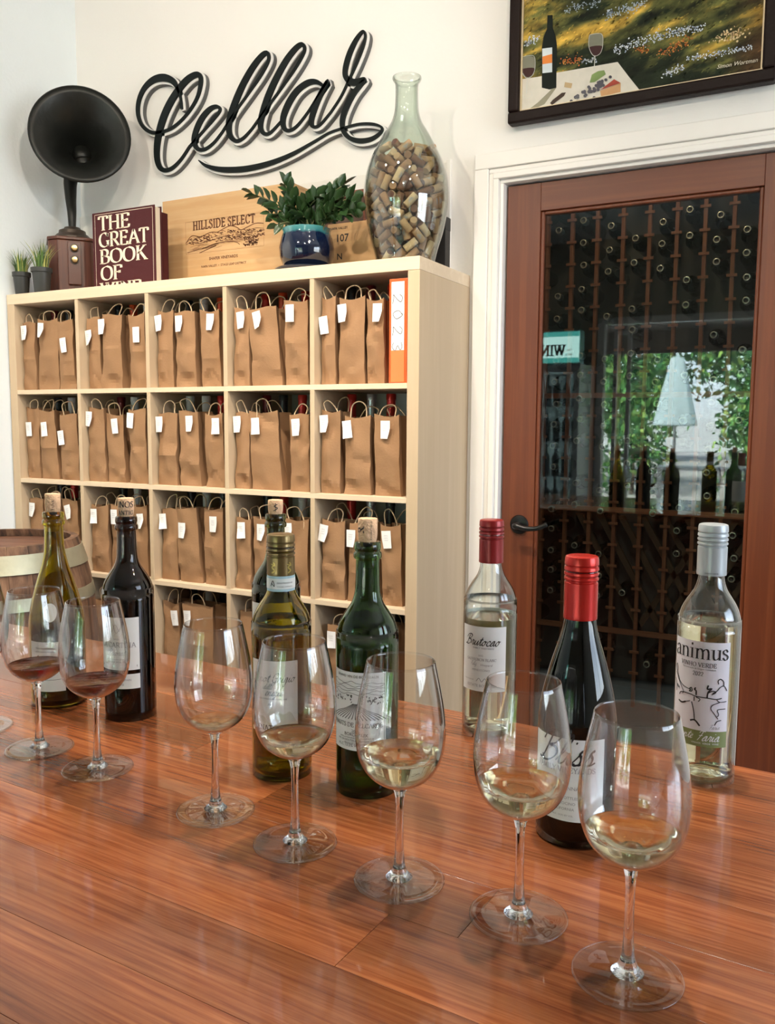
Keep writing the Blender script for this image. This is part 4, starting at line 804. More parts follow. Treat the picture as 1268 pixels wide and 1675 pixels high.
# 8 clear bottle, grey cap, big lower-case lettering
t, p, a, rb = bottle((1148, 1287), 'clear bottle with silver-grey screw cap and line drawing of two seated people', 'bord', flint, pale_wine, .198, hs=1.05, rs=1.0)
screwcap(t, mat('silver grey cap', (.42, .46, .48), .35, .25), .257, .3195, .0174)
prints(t, .0177, a, .2595, sub([('VINHO VERDE', 0, 0, .0018, .016), ('VINHO VERDE', -.030, 0, .0018, .016), ('VINHO VERDE', .030, 0, .0018, .016)]), ink, 'cap_print')
a8 = a-.13; lav = mat('label lilac white', (.74, .74, .80), .55)
lb = label_patch(t, rb, a8, .070, .180, -.042, .032, lav); gb = label_patch(t, rb, a8, .050, .0700, -.042, .032, label_green, 'label_band')
def AX(pts): return [(-.0405+(x-110)*.0000975, .0715+(1270-y)*.0000965) for x, y in pts]
P = shift(serif('animus', .0235, .12, .03, .0), -.005, .159, .0705)
P += shift(serif('VINHO VERDE', .0062, .15, .05), -.006, .1490, .044)+sub([('Denominação de Origem Controlada', -.005, .1455, .0022, .040)])+shift(serif('2022', .005, .15, .05), -.005, .138, .013)
prints(lb, rb, a8, 0, P, ink)
D = []
for w, pts in ((.0009, [(140, 500), (120, 540), (150, 600), (165, 560), (140, 500)]), (.001, [(150, 600), (190, 660), (220, 710), (290, 755), (370, 775)]), (.001, [(135, 610), (190, 690), (250, 770), (290, 830), (270, 860)]), (.001, [(120, 700), (150, 780), (215, 800), (160, 770), (150, 860)]),
              (.0014, [(370, 775), (400, 750), (410, 790), (375, 800), (395, 770)]), (.0012, [(220, 885), (240, 850), (300, 835), (400, 838), (450, 850), (600, 855), (700, 865), (765, 850)]), (.0018, [(455, 740), (440, 765), (460, 780), (462, 835)]), (.0012, [(440, 860), (440, 915)]), (.0011, [(460, 860), (510, 880), (490, 915)]),
              (.0018, [(600, 690), (590, 740), (640, 730), (600, 780), (590, 850)]), (.0013, [(600, 790), (650, 760), (690, 775), (640, 810)]), (.0012, [(720, 670), (710, 630), (740, 605), (780, 640), (785, 700)]), (.0011, [(650, 790), (700, 760), (740, 710), (790, 695), (830, 760)]), (.0010, [(700, 865), (740, 900), (830, 895)]),
              (.0010, [(740, 905), (660, 940), (640, 990), (680, 1050), (730, 1120)]), (.0010, [(820, 990), (720, 1000), (735, 1060), (720, 1090)]), (.0011, [(770, 1135), (720, 1150), (690, 1200)]), (.0013, [(410, 930), (440, 1040), (455, 1160)]), (.002, [(400, 1175), (460, 1160), (520, 1225)]), (.002, [(210, 960), (270, 975), (330, 950)]), (.0009, [(330, 950), (390, 925)])):
    D += line(AX(pts), w)
prints(lb, rb, a8, 0, D, ink, 'line_drawing')
prints(lb, rb, a8, 0, shift(script('Faria', .0018), .016, .073, .012), ink_grey, 'signature')
prints(gb, rb, a8, 0, shift(script('Ponte', .0042, .22, .09), -.020, .0590, .022)+shift(script('Faria', .0052, .22, .09), .009, .0578, .026)+shift(font('VINHOS  VERDE  WINE', .0022), .006, .0535, .032), label_paper)
# ------------------------------------------------------------------ cork vase
vx, vy = -1.291, 2.545
vase_g = clear_glass('greenish vase glass', (.93, .965, .93), (.22, .30, .26), refl=2.2, power=3.)
t = thing('glass_vase', 'large greenish long-necked glass vase filled with wine corks on the bookcase', 'vase', (vx, vy, STOP))
VP = [(.086, .0), (.092, .006), (.104, .06), (.124, .13), (.1375, .215), (.133, .285), (.117, .34), (.098, .378), (.075, .42), (.053, .455), (.041, .485), (.037, .52), (.0365, .572), (.043, .586), (.046, .592), (.046, .598)]
pv = catmull(VP, 4); vm = MB(); ring = []
full = [(0, 0)]+pv+[(.040, .600)]+[(r-.004, z) for r, z in reversed(pv) if .008 < z < .594]+[(0, .008)]
vm.lathe(full, 64)
def facet(v):   # shallow vertical dimples of pressed glass
    th = math.atan2(v[1], v[0]); r = math.hypot(v[0], v[1]); k = 1+.010*math.cos(12*th)*max(0, min(1, (v[2]-.3)/.08))*max(0, min(1, (.49-v[2])/.05)); return (v[0]*k, v[1]*k, v[2])
vm.v = [facet(v) for v in vm.v]; vm.build('vase_body', vase_g, t, smooth=True)
cork_cols = [(.42, .26, .15), (.25, .13, .07), (.15, .065, .035), (.56, .40, .26), (.32, .17, .09)]
cmats = [mat('vase cork %s' % w, c_, .85, var=.25, vscale=120) for w, c_ in zip(('tan', 'brown', 'stained', 'pale', 'toasted'), cork_cols)]
cork_end = mat('wine stained cork end', (.12, .045, .03), .9)
protos = []
for cm_ in cmats:
    g = MB(); g.lathe([(0, -.0225), (.0108, -.0225), (.0117, -.0215), (.0117, .0215), (.0108, .0225), (0, .0225)], 12)
    nf = len(g.f); g.m = [1 if (min(f) == 0) else 0 for f in g.f]
    for k in range(4):
        g.cur = 2; cmx = cyl(.0118, .25*k, 0, .0001); g.poly(rect(-.0135+.007*k*0, -.0135+.0013*(1+k % 2)+0, -.01+.002*k, .012-.003*k), (lambda u, v, cmx=cmx: cmx(u, v)))
    me = MB.build(g, 'cork', [cm_, cork_end, ink_grey], None, smooth=True, auto=.8); protos.append(me)
rc = random.Random(2)
for i, row in enumerate(CORKS.split()):
    x, y, z, dx, dy, dz = [int(v) for v in row.split(',')]
    k = rc.choices(range(5), (3, 4, 2, 3, 3))[0]
    o = protos[k].copy(); COL.objects.link(o)
    o.location = (vx+x/1e4, vy+y/1e4, STOP+.0022+z/1e4); d_ = Vector((dx, dy, dz))*rc.choice((-1, 1))
    o.rotation_euler = (d_.to_track_quat('Z', 'Y') @ Matrix.Rotation(rc.uniform(0, 6.28), 3, 'Z').to_quaternion()).to_euler()
    tag(o, ('tan', 'brown', 'dark wine-stained', 'pale cream', 'toasted brown')[k]+' used cork among the others inside the tall glass vase', 'cork', 'corks in the glass vase')
for p_ in protos: bpy.data.objects.remove(p_)
for i, o in enumerate([o for o in COL.objects if o.get('group') == 'corks in the glass vase']): o.name = 'cork' if i == 0 else 'cork.%03d' % i
# ------------------------------------------------------------------ things on top of the bookcase
# two small grass pots
pot_black = mat('black plastic pot', (.03, .032, .03), .45); soil = mat('dark soil', (.05, .03, .02), .95)
gm = []
for nm, c_ in (('green', (.10, .19, .04)), ('dark green', (.05, .11, .03)), ('yellow green', (.42, .42, .12))): gm.append(mat('grass blade '+nm, c_, .6))
def grass_pot(px, py, y, r, h, label, seed, top):
    p = on_y(px, py, y); t = thing('potted_grass', label, 'plant', (p.x, y, STOP)); rr = random.Random(seed)
    MB().lathe([(0, 0), (r*.72, 0), (r*.76, .003), (r*.95, h-.018), (r*1.06, h-.016), (r*1.08, h), (r*.98, h), (r*.9, h-.01)], 24).build('pot', pot_black, t, smooth=True, auto=.6)
    MB().lathe([(0, h-.009), (r*.94, h-.009)], 20).build('soil', soil, t)
    g = MB()
    for k in range(85):
        a = rr.uniform(0, 6.28); q = r*.7*math.sqrt(rr.random()); L = top*rr.uniform(.6, 1.0); out = rr.uniform(.15, .62)*(.4+q/r); w = .0016+rr.random()*.0012
        g.cur = rr.choices((0, 1, 2), (4, 3, 3))[0]; b0 = Vector((q*math.cos(a), q*math.sin(a), h-.012)); sd = Vector((-math.sin(a), math.cos(a), 0))
        a2_ = a+rr.uniform(-.6, .6); dirv = Vector((math.cos(a2_), math.sin(a2_), 0)); prev = None
        for s in range(5):
            tt = s/4; c_ = b0+Vector((0, 0, L*tt*(1-.25*out*tt)))+dirv*(L*out*tt*tt); ww = w*(1-tt**2)+.0002; i0 = len(g.v)
            g.v += [tuple(c_-sd*ww), tuple(c_+sd*ww)]
            if prev is not None: g.face((prev, prev+1, i0+1, i0))
            prev = i0
    tag(g.build('grass', gm, t, smooth=True), kind='stuff')
grass_pot(36, 470, 2.385, .033, .088, 'smaller pot of artificial grass in the left corner of the bookcase top', 1, .11)
grass_pot(69, 470, 2.392, .038, .098, 'larger pot of artificial grass next to the wooden horn speaker', 2, .125)
# horn loudspeaker
walnut = wood('dark mahogany', (.07, .017, .008), (.14, .038, .016), 'Z', .35, (2, 40), .15)
horn_m = mat('black patinated horn', (.010, .011, .009), .40, .25, var=.8, vscale=9, bump=.15, bscale=30)
brass = mat('polished brass', (.75, .55, .25), .2, 1.)
by = 2.58; bx = on_y(120, 430, by).x
hs_ = thing('horn_speaker', 'antique black horn speaker with wooden knobbed base near the corner', 'horn speaker', (bx, by, STOP), .88)
def octo(h0, h1, R, c=.35, n=1):
    a = R; b = R*(1-c); base = [(a, -b), (a, b), (b, a), (-b, a), (-a, b), (-a, -b), (-b, -a), (b, -a)]; return base
def prism(m, R, z0, z1, c=.35, R2=None):
    i0 = len(m.v)
    for z, q in ((z0, R), (z1, R2 or R)): m.v += [(x, y, z) for x, y in octo(0, 0, q, c)]
    for k in range(8): m.face((i0+k, i0+(k+1) % 8, i0+8+(k+1) % 8, i0+8+k))
    m.face([i0+k for k in range(7, -1, -1)]); m.face([i0+8+k for k in range(8)])
m = MB(); prism(m, .104, 0, .02); prism(m, .096, .02, .225); prism(m, .100, .225, .238); m.build('cabinet', walnut, hs_, bevel=.003)
m = MB(); m.lathe([(0, .238), (.075, .238), (.075, .248), (.062, .262), (.055, .263), (.052, .278), (.034, .286), (.03, .292), (0, .292)], 32); m.build('cap', mat('dark bronze cap', (.05, .035, .025), .35, .4), hs_, smooth=True, auto=.5)
MB().box(-.024, .024, -.112, -.0955, .05, .215).build('knob_panel', mat('darker mahogany', (.08, .022, .012), .3, coat=.5), hs_, bevel=.001)
for z in (.19, .15-.005):
    MB().lathe([(0, 0), (.017, 0), (.017, .003), (0, .004)], 20, Matrix.Translation((0, -.112, z)) @ Matrix.Rotation(math.pi/2, 4, 'X')).build('knob_collar', pot_black, hs_, smooth=True, auto=.8)
    MB().lathe([(0, .002), (.011, .002), (.013, .006), (.013, .012), (.010, .016), (0, .017)], 20, Matrix.Translation((0, -.112, z)) @ Matrix.Rotation(math.pi/2, 4, 'X')).build('knob', brass, hs_, smooth=True, auto=.8)
# bell and neck, in the base's own frame
inv = (Matrix.Translation((bx, by, STOP)) @ Matrix.Rotation(.88, 4, 'Z')).inverted()
mouth = on_y(131, 219, 2.475); axis = Vector((.70, -.68, .12)).normalized()
prof = [(.185, 0), (.189, .002), (.187, .005), (.168, .012), (.142, .03), (.115, .055), (.09, .085), (.068, .12), (.05, .16), (.04, .195), (.036, .22)]
innp = [(max(.02, r-.003), z-.0035) for r, z in prof[3:]]
Q = axis.to_track_quat('Z', 'Y').to_matrix().to_4x4()
Mh = inv @ Matrix.Translation(mouth) @ Q @ Matrix.Scale(-1, 4, (0, 0, 1))
m = MB(); m.lathe(list(reversed(innp))+[(.185, -.001)]+prof, 56, Mh); m.build('horn_bell', horn_m, hs_, smooth=True)
tip = mouth-axis*.215
base_top = Vector((bx, by, STOP+.285))
path = [tip+axis*.02, tip-axis*.005, tip+Vector((.0, .005, -.05)), Vector((bx-.045, by+.045, 2.33)), Vector((bx-.028, by+.022, 2.25)), base_top+Vector((-.004, .004, .07)), base_top]
path = [tuple(inv @ p_) for p_ in path]; pp = catmull(path, 5)
rd = [.038+(.0125-.038)*max(0, (k/len(pp)-.30)/.70)**.75 for k in range(len(pp))]
MB().tube(pp, rd, 18).build('horn_neck', horn_m, hs_, smooth=True)
# books
maroon = mat('maroon cloth cover', (.055, .008, .010), .6, bump=.1, bscale=400, spec=.25); cream = mat('cream print', (.78, .66, .52), .6)
xb0, xb1, yb_ = on_y(152, 400, 2.43).x, on_y(254, 400, 2.43).x, 2.43
bk = thing('book', 'large maroon book about wine, title in cream capitals, standing face out', 'book', (xb0, yb_, STOP)); bwid = xb1-xb0; bh = .288
MB().box(0, bwid, 0, .004, 0, bh).build('cover', maroon, bk, bevel=.001); MB().box(0, bwid, .034, .038, 0, bh).build('cover', maroon, bk, bevel=.001)
MB().box(0, .005, .004, .034, 0, bh).build('spine', maroon, bk, bevel=.001); MB().box(.005, bwid-.006, .004, .034, .004, bh-.005).build('pages', mat('page edges', (.70, .62, .48), .8), bk)
fl = flat((0, 0, 0), (1, 0, 0), (0, 0, 1), (0, -1, 0), .0006)
cv_ = KIDS
zt = bh-.016
spans = [('THE', 162, 214), ('GREAT', 162, 244), ('BOOK', 163, 241), ('OF', 164, 199), ('WINE', 163, 231)]
for k, (txt, p0, p1) in enumerate(spans):
    x0 = on_y(p0, 400, yb_).x-xb0; x1 = on_y(p1, 400, yb_).x-xb0; hh = .0505
    pw, w_ = serif(txt, hh, .15, .045, .02, .8); kx = (x1-x0)/w_
    zt_ = zt-.0615*k-hh
    if zt_ < 0: pw = [([(a, max(b, -zt_+.001)) for a, b in vs], fs) for vs, fs in pw]
    g = MB(); g.poly([([(a*kx+x0, b+zt_) for a, b in vs], fs) for vs, fs in pw], fl); tag(g.build('lettering', cream, bk), kind='stuff')
g = MB(); g.poly(line([(.014, .002), (.014, bh-.008)], .0014, 0)+line([(.014, bh-.008), (bwid-.010, bh-.008)], .0014, 0)+line([(bwid-.010, .002), (bwid-.010, bh-.008)], .0014, 0), fl); tag(g.build('border_print', cream, bk), kind='stuff')
b2 = thing('book', 'maroon book tucked behind the large wine book, only its edge showing', 'book', (xb0+.05, 2.475, STOP)); w2 = on_y(265, 400, 2.475).x-xb0-.05
MB().box(0, w2, 0, .004, 0, .272).build('cover', maroon, b2, bevel=.001); MB().box(0, w2, .03, .034, 0, .272).build('cover', maroon, b2, bevel=.001)
MB().box(w2-.005, w2, .004, .03, 0, .272).build('spine', maroon, b2, bevel=.001); MB().box(.004, w2-.005, .004, .03, .004, .268).build('pages', MATS['page edges'], b2)
# crate with printed front
pine = wood('pale pine board', (.55, .33, .15), (.63, .42, .22), 'X', .6, (1.6, 30), bump=.02); pine_d = wood('pine end board', (.52, .31, .15), (.64, .41, .21), 'Y', .65, (3, 40), bump=.04)
burn = mat('brown branding print', (.16, .065, .03), .7)
cyf = 2.605; cx0_, cx1_ = on_y(267, 400, cyf).x, on_y(479, 380, cyf).x; ch = on_y(470, 299, cyf).z-STOP
cr = thing('wine_crate', 'pale wooden wine crate with a branded hill landscape and HILLSIDE SELECT', 'crate', (cx0_, cyf, STOP)); cw_ = cx1_-cx0_; cd = .125
MB().box(0, cw_, 0, .010, 0, ch).build('front_board', pine, cr, bevel=.0015)
MB().box(0, cw_, cd-.01, cd, 0, ch).build('back_board', pine, cr, bevel=.0015)
MB().box(.0, cw_, .0105, cd-.0105, ch-.010, ch-.001).build('top_board', pine, cr, bevel=.001); MB().box(0, cw_, .0105, cd-.0105, 0, .009).build('bottom_board', pine, cr)
for xa, sl in ((.0005, 0), (cw_-.0125, 1)):
    m = MB(); sz0, sz1, sy0, sy1 = .16, .285, .045, .062
    m.box(xa, xa+.012, .0105, sy0, .0095, ch-.0105); m.box(xa, xa+.012, sy1, cd-.0105, .0095, ch-.0105); m.box(xa, xa+.012, sy0, sy1, .0095, sz0); m.box(xa, xa+.012, sy0, sy1, sz1, ch-.0105)
    m.build('end_board', pine_d, cr)
q = MB(); q.poly(line([(-.105+.0, 0), (0, 0)], .001, 0), fl); q = None
def CP(a, b): p_ = on_y(280+a/5.283, 330+b/5.283, cyf); return (p_.x-cx0_, p_.z-STOP)
tl, tr_, bl_, br_ = CP(120, 175), CP(808, 95), CP(135, 452), CP(795, 385)
px0, px1 = (tl[0]+bl_[0])/2, (tr_[0]+br_[0])/2; pz1, pz0 = (tl[1]+tr_[1])/2, (bl_[1]+br_[1])/2
g = MB(); g.poly(frame_lines(px0, px1, pz0, pz1, .0011), fl); tag(g.build('print_border', mat('light branding', (.36, .19, .09), .7), cr), kind='stuff')
W_ = px1-px0; H_ = pz1-pz0; U = lambda u, v: (px0+u*W_, pz0+v*H_)
g = MB(); g.poly(shift(serif('HILLSIDE SELECT', .0235, .22, .09, .14, .8), px0+W_*.5, pz0+H_*.73, W_*.80, sy=1.0), fl); tag(g.build('lettering', burn, cr), kind='stuff')
rg = random.Random(14); P = []; P2 = []
ridge = [(0, .34), (.05, .5), (.1, .56), (.2, .5), (.3, .58), (.36, .6), (.42, .58), (.5, .66), (.58, .72), (.66, .66), (.72, .56), (.8, .62), (.9, .7), (1, .67)]
P += line([U(*q) for q in ridge], .0032)
P += line([U(*q) for q in [(0, .3), (.08, .36), (.18, .3), (.3, .34), (.42, .38), (.5, .42), (.6, .34), (.7, .38), (.8, .5), (.9, .56), (1, .52)]], .0018)
P += line([U(*q) for q in [(.02, .05), (.15, .1), (.28, .16), (.4, .24), (.55, .26), (.66, .2), (.7, .12)]], .0022)+line([U(*q) for q in [(.18, .0), (.28, .08), (.4, .17)]], .003)
for k in range(420):
    u = rg.uniform(.02, .98); v = rg.uniform(.3, .62); 
    if v > .62-.25*abs(u-.55): continue
    s_ = rg.uniform(.01, .035); P += [ribbon([U(u, v), U(u+s_, v-s_*rg.uniform(-.3, 2))], [.0022*rg.random()+.0008]*2)]
for k in range(130):
    u = rg.uniform(.76, .92); v = rg.uniform(.04, .32); P += [ribbon([U(u, v), U(u+rg.uniform(-.02, .02), v+.04)], [.003*rg.random()+.001]*2)]
for k in range(45):
    u = rg.uniform(.01, .4); v = .04+.22*rg.random()*(1-u*.4); P2 += [ribbon([U(u, v), U(u+.08, v+.035)], [.0012]*2)]
for k in range(40):
    u = rg.uniform(.42, .72); v = .22+.12*rg.random(); P2 += [ribbon([U(u, v), U(u+.05, v-.02)], [.0012]*2)]
g = MB(); g.poly(P, fl); tag(g.build('landscape_print', burn, cr), kind='stuff')
g = MB(); g.poly(P2, fl); tag(g.build('landscape_print', MATS['light branding'], cr), kind='stuff')
g = MB(); g.poly(shift(font('SHAFER VINEYARDS', .0115, .03), px0+W_*.49, pz0-.030, W_*.37)+shift(font('NAPA VALLEY  •  STAGS LEAP DISTRICT', .0095, .02), px0+W_*.49, pz0-.056, W_*.58), fl); tag(g.build('lettering', burn, cr), kind='stuff')
# glazed blue planter
def glaze():
    m, nt, b = _setup('blue drip glaze'); N = nt.nodes.new; L = nt.links.new
    tc = N('ShaderNodeTexCoord'); sp = N('ShaderNodeSeparateXYZ'); L(tc.outputs['Object'], sp.inputs[0])
    n = N('ShaderNodeTexNoise'); n.inputs['Scale'].default_value = 22; L(tc.outputs['Object'], n.inputs['Vector'])
    ma = N('ShaderNodeMath'); ma.operation = 'MULTIPLY_ADD'; ma.inputs[1].default_value = .03; L(n.outputs[0], ma.inputs[0]); L(sp.outputs['Z'], ma.inputs[2])
    mr = N('ShaderNodeMapRange'); mr.inputs['From Min'].default_value = .02; mr.inputs['From Max'].default_value = .158; L(ma.outputs[0], mr.inputs['Value'])
    cr_ = N('ShaderNodeValToRGB'); e = cr_.color_ramp.elements; e[0].position = 0; e[0].color = (.004, .007, .02, 1); e[1].position = 1; e[1].color = (.05, .20, .21, 1)
    for p_, c_ in ((.4, (.002, .004, .016)), (.84, (.002, .008, .03)), (.90, (.03, .15, .17))): k = e.new(p_); k.color = (*c_, 1)
    L(mr.outputs[0], cr_.inputs[0]); L(cr_.outputs[0], b.inputs['Base Color']); b.inputs['Roughness'].default_value = .08; b.inputs['Coat Weight'].default_value = .8
    n2 = N('ShaderNodeTexNoise'); n2.inputs['Scale'].default_value = 30; L(tc.outputs['Object'], n2.inputs['Vector']); bp = N('ShaderNodeBump'); bp.inputs['Strength'].default_value = .25; bp.inputs['Distance'].default_value = .004; L(n2.outputs[0], bp.inputs['Height']); L(bp.outputs[0], b.inputs['Normal'])
    return m
gz = glaze(); pc = on_y(502, 400, 2.48)
pl = thing('potted_plant', 'blue drip-glazed pot with dark leafy succulent in front of the crate', 'plant', (pc.x, 2.48, STOP))
MB().lathe([(0, .0), (.075, 0), (.104, .006), (.108, .014), (.104, .017), (.078, .012), (0, .012)], 40).build('saucer', mat('dark blue saucer', (.008, .014, .03), .12, coat=.6), pl, smooth=True, auto=.8)
MB().lathe([(0, .014), (.066, .014), (.078, .022), (.091, .055), (.093, .085), (.086, .118), (.080, .134), (.083, .144), (.082, .147), (.075, .146), (.074, .12), (0, .12)], 48).build('pot', gz, pl, smooth=True)
leafm = mat('dark glossy leaf', (.022, .055, .016), .3, var=.5, vscale=25); stemm = mat('green brown stem', (.09, .10, .035), .6)
rr = random.Random(9); lp = None
LEAF = MB(); LEAF.v = [(0, 0, 0), (.008, .009, .003), (.018, .0105, .004), (.027, .007, .003), (.034, 0, 0), (.027, -.007, .003), (.018, -.0105, .004), (.008, -.009, .003), (.018, 0, -.001)]
for k in range(8): LEAF.face((k, (k+1) % 8, 8))
leaf_me = None
ends = [((415, 318), .05), ((468, 304), .02), ((442, 350), -.02), ((475, 335), .0), ((487, 345), .01), ((502, 330), .01), ((520, 322), .0), ((562, 303), .01), ((578, 322), .03), ((580, 340), .02), ((545, 330), -.02), ((455, 368), -.04), ((560, 350), -.03), ((530, 345), .03), ((496, 355), -.04), ((575, 350), .05)]
for (ex, ey), dy in ends:
    yy_ = 2.425 if ex > 565 else 2.465+dy if ex > 500 else 2.465-abs(dy)*.6; e = on_y(ex, ey, yy_)-Vector((pc.x, 2.48, STOP)); s0 = Vector((rr.uniform(-.03, .03), rr.uniform(-.02, .02), .12)); s0.x += e.x*.2
    mid = (s0+e)/2+Vector((-e.x*.12, 0, .028)); cv = [Vector(q) for q in catmull([tuple(s0), tuple(mid), tuple(e)], 6)]
    st = MB().tube(cv, .0022, 5).build('stem', stemm, pl, smooth=True); L_ = sum((b-a).length for a, b in zip(cv, cv[1:])); nl = max(4, int(L_/.0135))
    for k in range(nl):
        tt = .22+.78*k/(nl-1); i = min(len(cv)-2, int(tt*(len(cv)-1))); f_ = tt*(len(cv)-1)-i; p_ = cv[i].lerp(cv[i+1], f_); d_ = (cv[i+1]-cv[i]).normalized()
        if leaf_me is None:
            lo = LEAF.build('leaf', leafm, pl, smooth=True); leaf_me = lo.data
        else: lo = bpy.data.objects.new('leaf', leaf_me); COL.objects.link(lo); lo.parent = pl
        sd = d_.cross(Vector((rr.uniform(-.4, .4), -1, rr.uniform(-.4, .4)))).normalized()*(1 if k % 2 else -1)
        dv = (d_*.75+sd*.75+Vector((0, rr.uniform(-.4, .3), .1))).normalized() if k < nl-1 else d_
        lo.location = p_; lo.rotation_euler = (dv.to_track_quat('X', 'Z') @ Matrix.Rotation(rr.uniform(-1.2, 1.2), 3, 'X').to_quaternion()).to_euler(); sc_l = rr.uniform(1.2, 1.6); lo.scale = (sc_l,)*3
# frame and stencilled box behind the planter
fy_ = 2.722; f0, f1 = on_y(508, 330, fy_).x, on_y(606, 330, fy_).x; ftz = on_y(548, 317, fy_).z
fr = thing('picture_frame', 'reddish wooden picture frame leaning on the wall behind the potted plant', 'picture frame', ((f0+f1)/2, fy_, STOP)); fw = (f1-f0)/2; fh = ftz-STOP
frm = wood('reddish frame', (.16, .045, .022), (.26, .085, .04), 'X', .35, (3, 60), .3)
for (a, b, c_, d_) in ((-fw, fw, fh-.022, fh), (-fw, fw, 0, .022), (-fw, -fw+.022, .0222, fh-.0222), (fw-.022, fw, .0222, fh-.0222)): MB().box(a, b, -.014, .006, c_, d_).build('frame_bar', frm, fr, bevel=.003)
MB().box(-fw+.02, fw-.02, -.002, .004, .02, fh-.02).build('dark_print', mat('dark brown print', (.09, .05, .035), .6, var=.4, vscale=20), fr)
by_ = 2.63; b0, b1 = on_y(536, 390, by_).x, on_y(622, 390, by_).x; bz_ = on_y(600, 360, by_).z-STOP
bx_ = thing('wooden_box', 'pale wooden box stencilled 107 and N between potted plant and glass vase', 'box', (b0, by_, STOP)); bw_ = b1-b0
m = MB(); m.box(0, bw_, 0, .008, 0, bz_).build('front_board', pine, bx_, bevel=.001); MB().box(0, bw_, .052, .06, 0, bz_).build('back_board', pine, bx_)
MB().box(0, .008, .0085, .0515, 0, bz_).build('end_board', pine_d, bx_); MB().box(bw_-.008, bw_, .0085, .0515, 0, bz_).build('end_board', pine_d, bx_); MB().box(.0085, bw_-.0085, .0085, .0515, bz_-.009, bz_).build('lid', pine, bx_)
def BX(px, py): p_ = on_y(px, py, by_); return p_.x-b0, p_.z-STOP
g = MB(); u0, v0 = BX(549, 396); g.poly(shift(font('107', .026, .02), u0, v0, center=False), fl); u0, v0 = BX(551, 425); g.poly(shift(font('N', .022, .02), u0, v0, center=False), fl); u0, v0 = BX(540, 377); g.poly(shift(font('NAPA VALLEY', .018, .02), u0, v0, BX(569, 377)[0]-u0, center=False), fl)
tag(g.build('lettering', ink, bx_), kind='stuff')
kx = on_y(716, 400, 2.69).x; MB_ = thing('gift_box', 'narrow black gift box standing behind the right side of the glass vase', 'box', (kx, 2.69, STOP))
blk = mat('black card', (.02, .018, .018), .5); MB().box(-.06, .028, 0, .04, 0, .19).build('carton', blk, MB_, bevel=.001); MB().box(-.061, .029, -.001, .041, .15, .192).build('lid', blk, MB_, bevel=.001)
# ------------------------------------------------------------------ script wall sign
SY = 2.724
def SP(a, b, y=SY): p_ = on_y(200+a/2.2643, 40+b/2.2643, y); return (p_.x, p_.z)
STROKES = {  # traced centre lines with stroke widths, in the photograph's crop
'letter_capital': [(222, 315, 8), (219, 280, 8), (208, 240, 12), (188, 210, 20), (155, 198, 24), (118, 206, 22), (85, 235, 18), (64, 280, 16), (60, 330, 14), (74, 372, 12), (104, 398, 12), (142, 400, 10), (190, 382, 10), (240, 335, 10), (278, 275, 12), (292, 222, 16), (290, 192, 16), (272, 188, 20), (240, 208, 24), (205, 250, 26), (172, 305, 28), (148, 365, 28), (133, 430, 26), (130, 490, 22), (140, 528, 18), (160, 541, 14), (188, 532, 12), (220, 500, 10), (250, 455, 9)],
'letter': [(250, 455, 9), (300, 398, 8), (342, 350, 9), (364, 318, 10), (352, 305, 12), (325, 316, 18), (296, 350, 22), (275, 395, 22), (268, 435, 20), (282, 462, 14), (310, 462, 11), (342, 438, 9), (372, 400, 8)],
'letter.l': [(372, 400, 8), (420, 325, 8), (470, 255, 8), (515, 190, 9), (543, 135, 11), (540, 108, 14), (520, 116, 20), (485, 160, 24), (448, 225, 26), (418, 295, 27), (398, 360, 25), (400, 408, 20), (422, 432, 13), (450, 422, 10), (482, 388, 8)],
'letter.m': [(482, 388, 8), (545, 300, 8), (600, 225, 8), (648, 155, 9), (676, 100, 11), (670, 76, 14), (648, 86, 20), (612, 130, 24), (575, 195, 26), (543, 265, 27), (520, 335, 25), (514, 380, 20), (526, 404, 14), (550, 402, 10), (590, 360, 8)],
'letter.a': [(750, 232, 10), (722, 214, 16), (688, 218, 22), (648, 248, 24), (617, 295, 26), (598, 345, 24), (600, 382, 18), (618, 394, 12), (648, 378, 10), (690, 325, 8), (730, 262, 10), (762, 212, 16), (735, 262, 22), (712, 318, 24), (702, 360, 20), (710, 380, 12), (735, 372, 9), (775, 325, 8)],
'letter.r': [(775, 325, 8), (812, 268, 8), (842, 205, 9), (872, 140, 9), (895, 80, 9), (902, 42, 9), (892, 28, 11), (868, 58, 18), (845, 105, 22), (830, 155, 22), (828, 190, 20), (845, 212, 22), (868, 215, 24), (898, 205, 16), (885, 225, 18), (860, 255, 22), (835, 300, 24), (818, 350, 22), (820, 392, 18), (842, 420, 16), (880, 432, 18), (925, 425, 16), (958, 402, 12), (962, 382, 9), (930, 370, 10), (880, 370, 9), (830, 382, 8)],
'flourish': [(830, 382, 8), (770, 402, 8), (705, 440, 10), (630, 482, 14), (545, 516, 18), (455, 536, 20), (370, 538, 18), (315, 525, 12), (285, 504, 3)]}
def slab(m, pts, ws, y0, y1):
    """ribbon given thickness (front y0, back y1)"""
    vs, fs = ribbon(pts, ws); n = len(vs); b = len(m.v)
    m.v += [(x, y0, z) for x, z in vs]+[(x, y1, z) for x, z in vs]
    for f in fs: m.face([b+i for i in f]); m.face([b+n+i for i in reversed(f)])
    k = n//2
    for i in range(k-1):
        a, c_ = 2*i, 2*i+2; m.face((b+a, b+c_, b+n+c_, b+n+a)); a, c_ = 2*i+1, 2*i+3; m.face((b+c_, b+a, b+n+a, b+n+c_))
    m.face((b, b+1, b+n+1, b+n)); m.face((b+n-1, b+n-2, b+2*n-2, b+2*n-1))
sg = thing('wall_sign', 'black script lettering reading Cellar on a white outline board above the crate', 'sign', (0, 0, 0))
sblack = mat('black sign enamel', (.004, .007, .007), .5, spec=.2); swhite = mat('white sign outline', (.82, .81, .79), .5); sedge = mat('grey sign edge', (.10, .10, .10), .6)
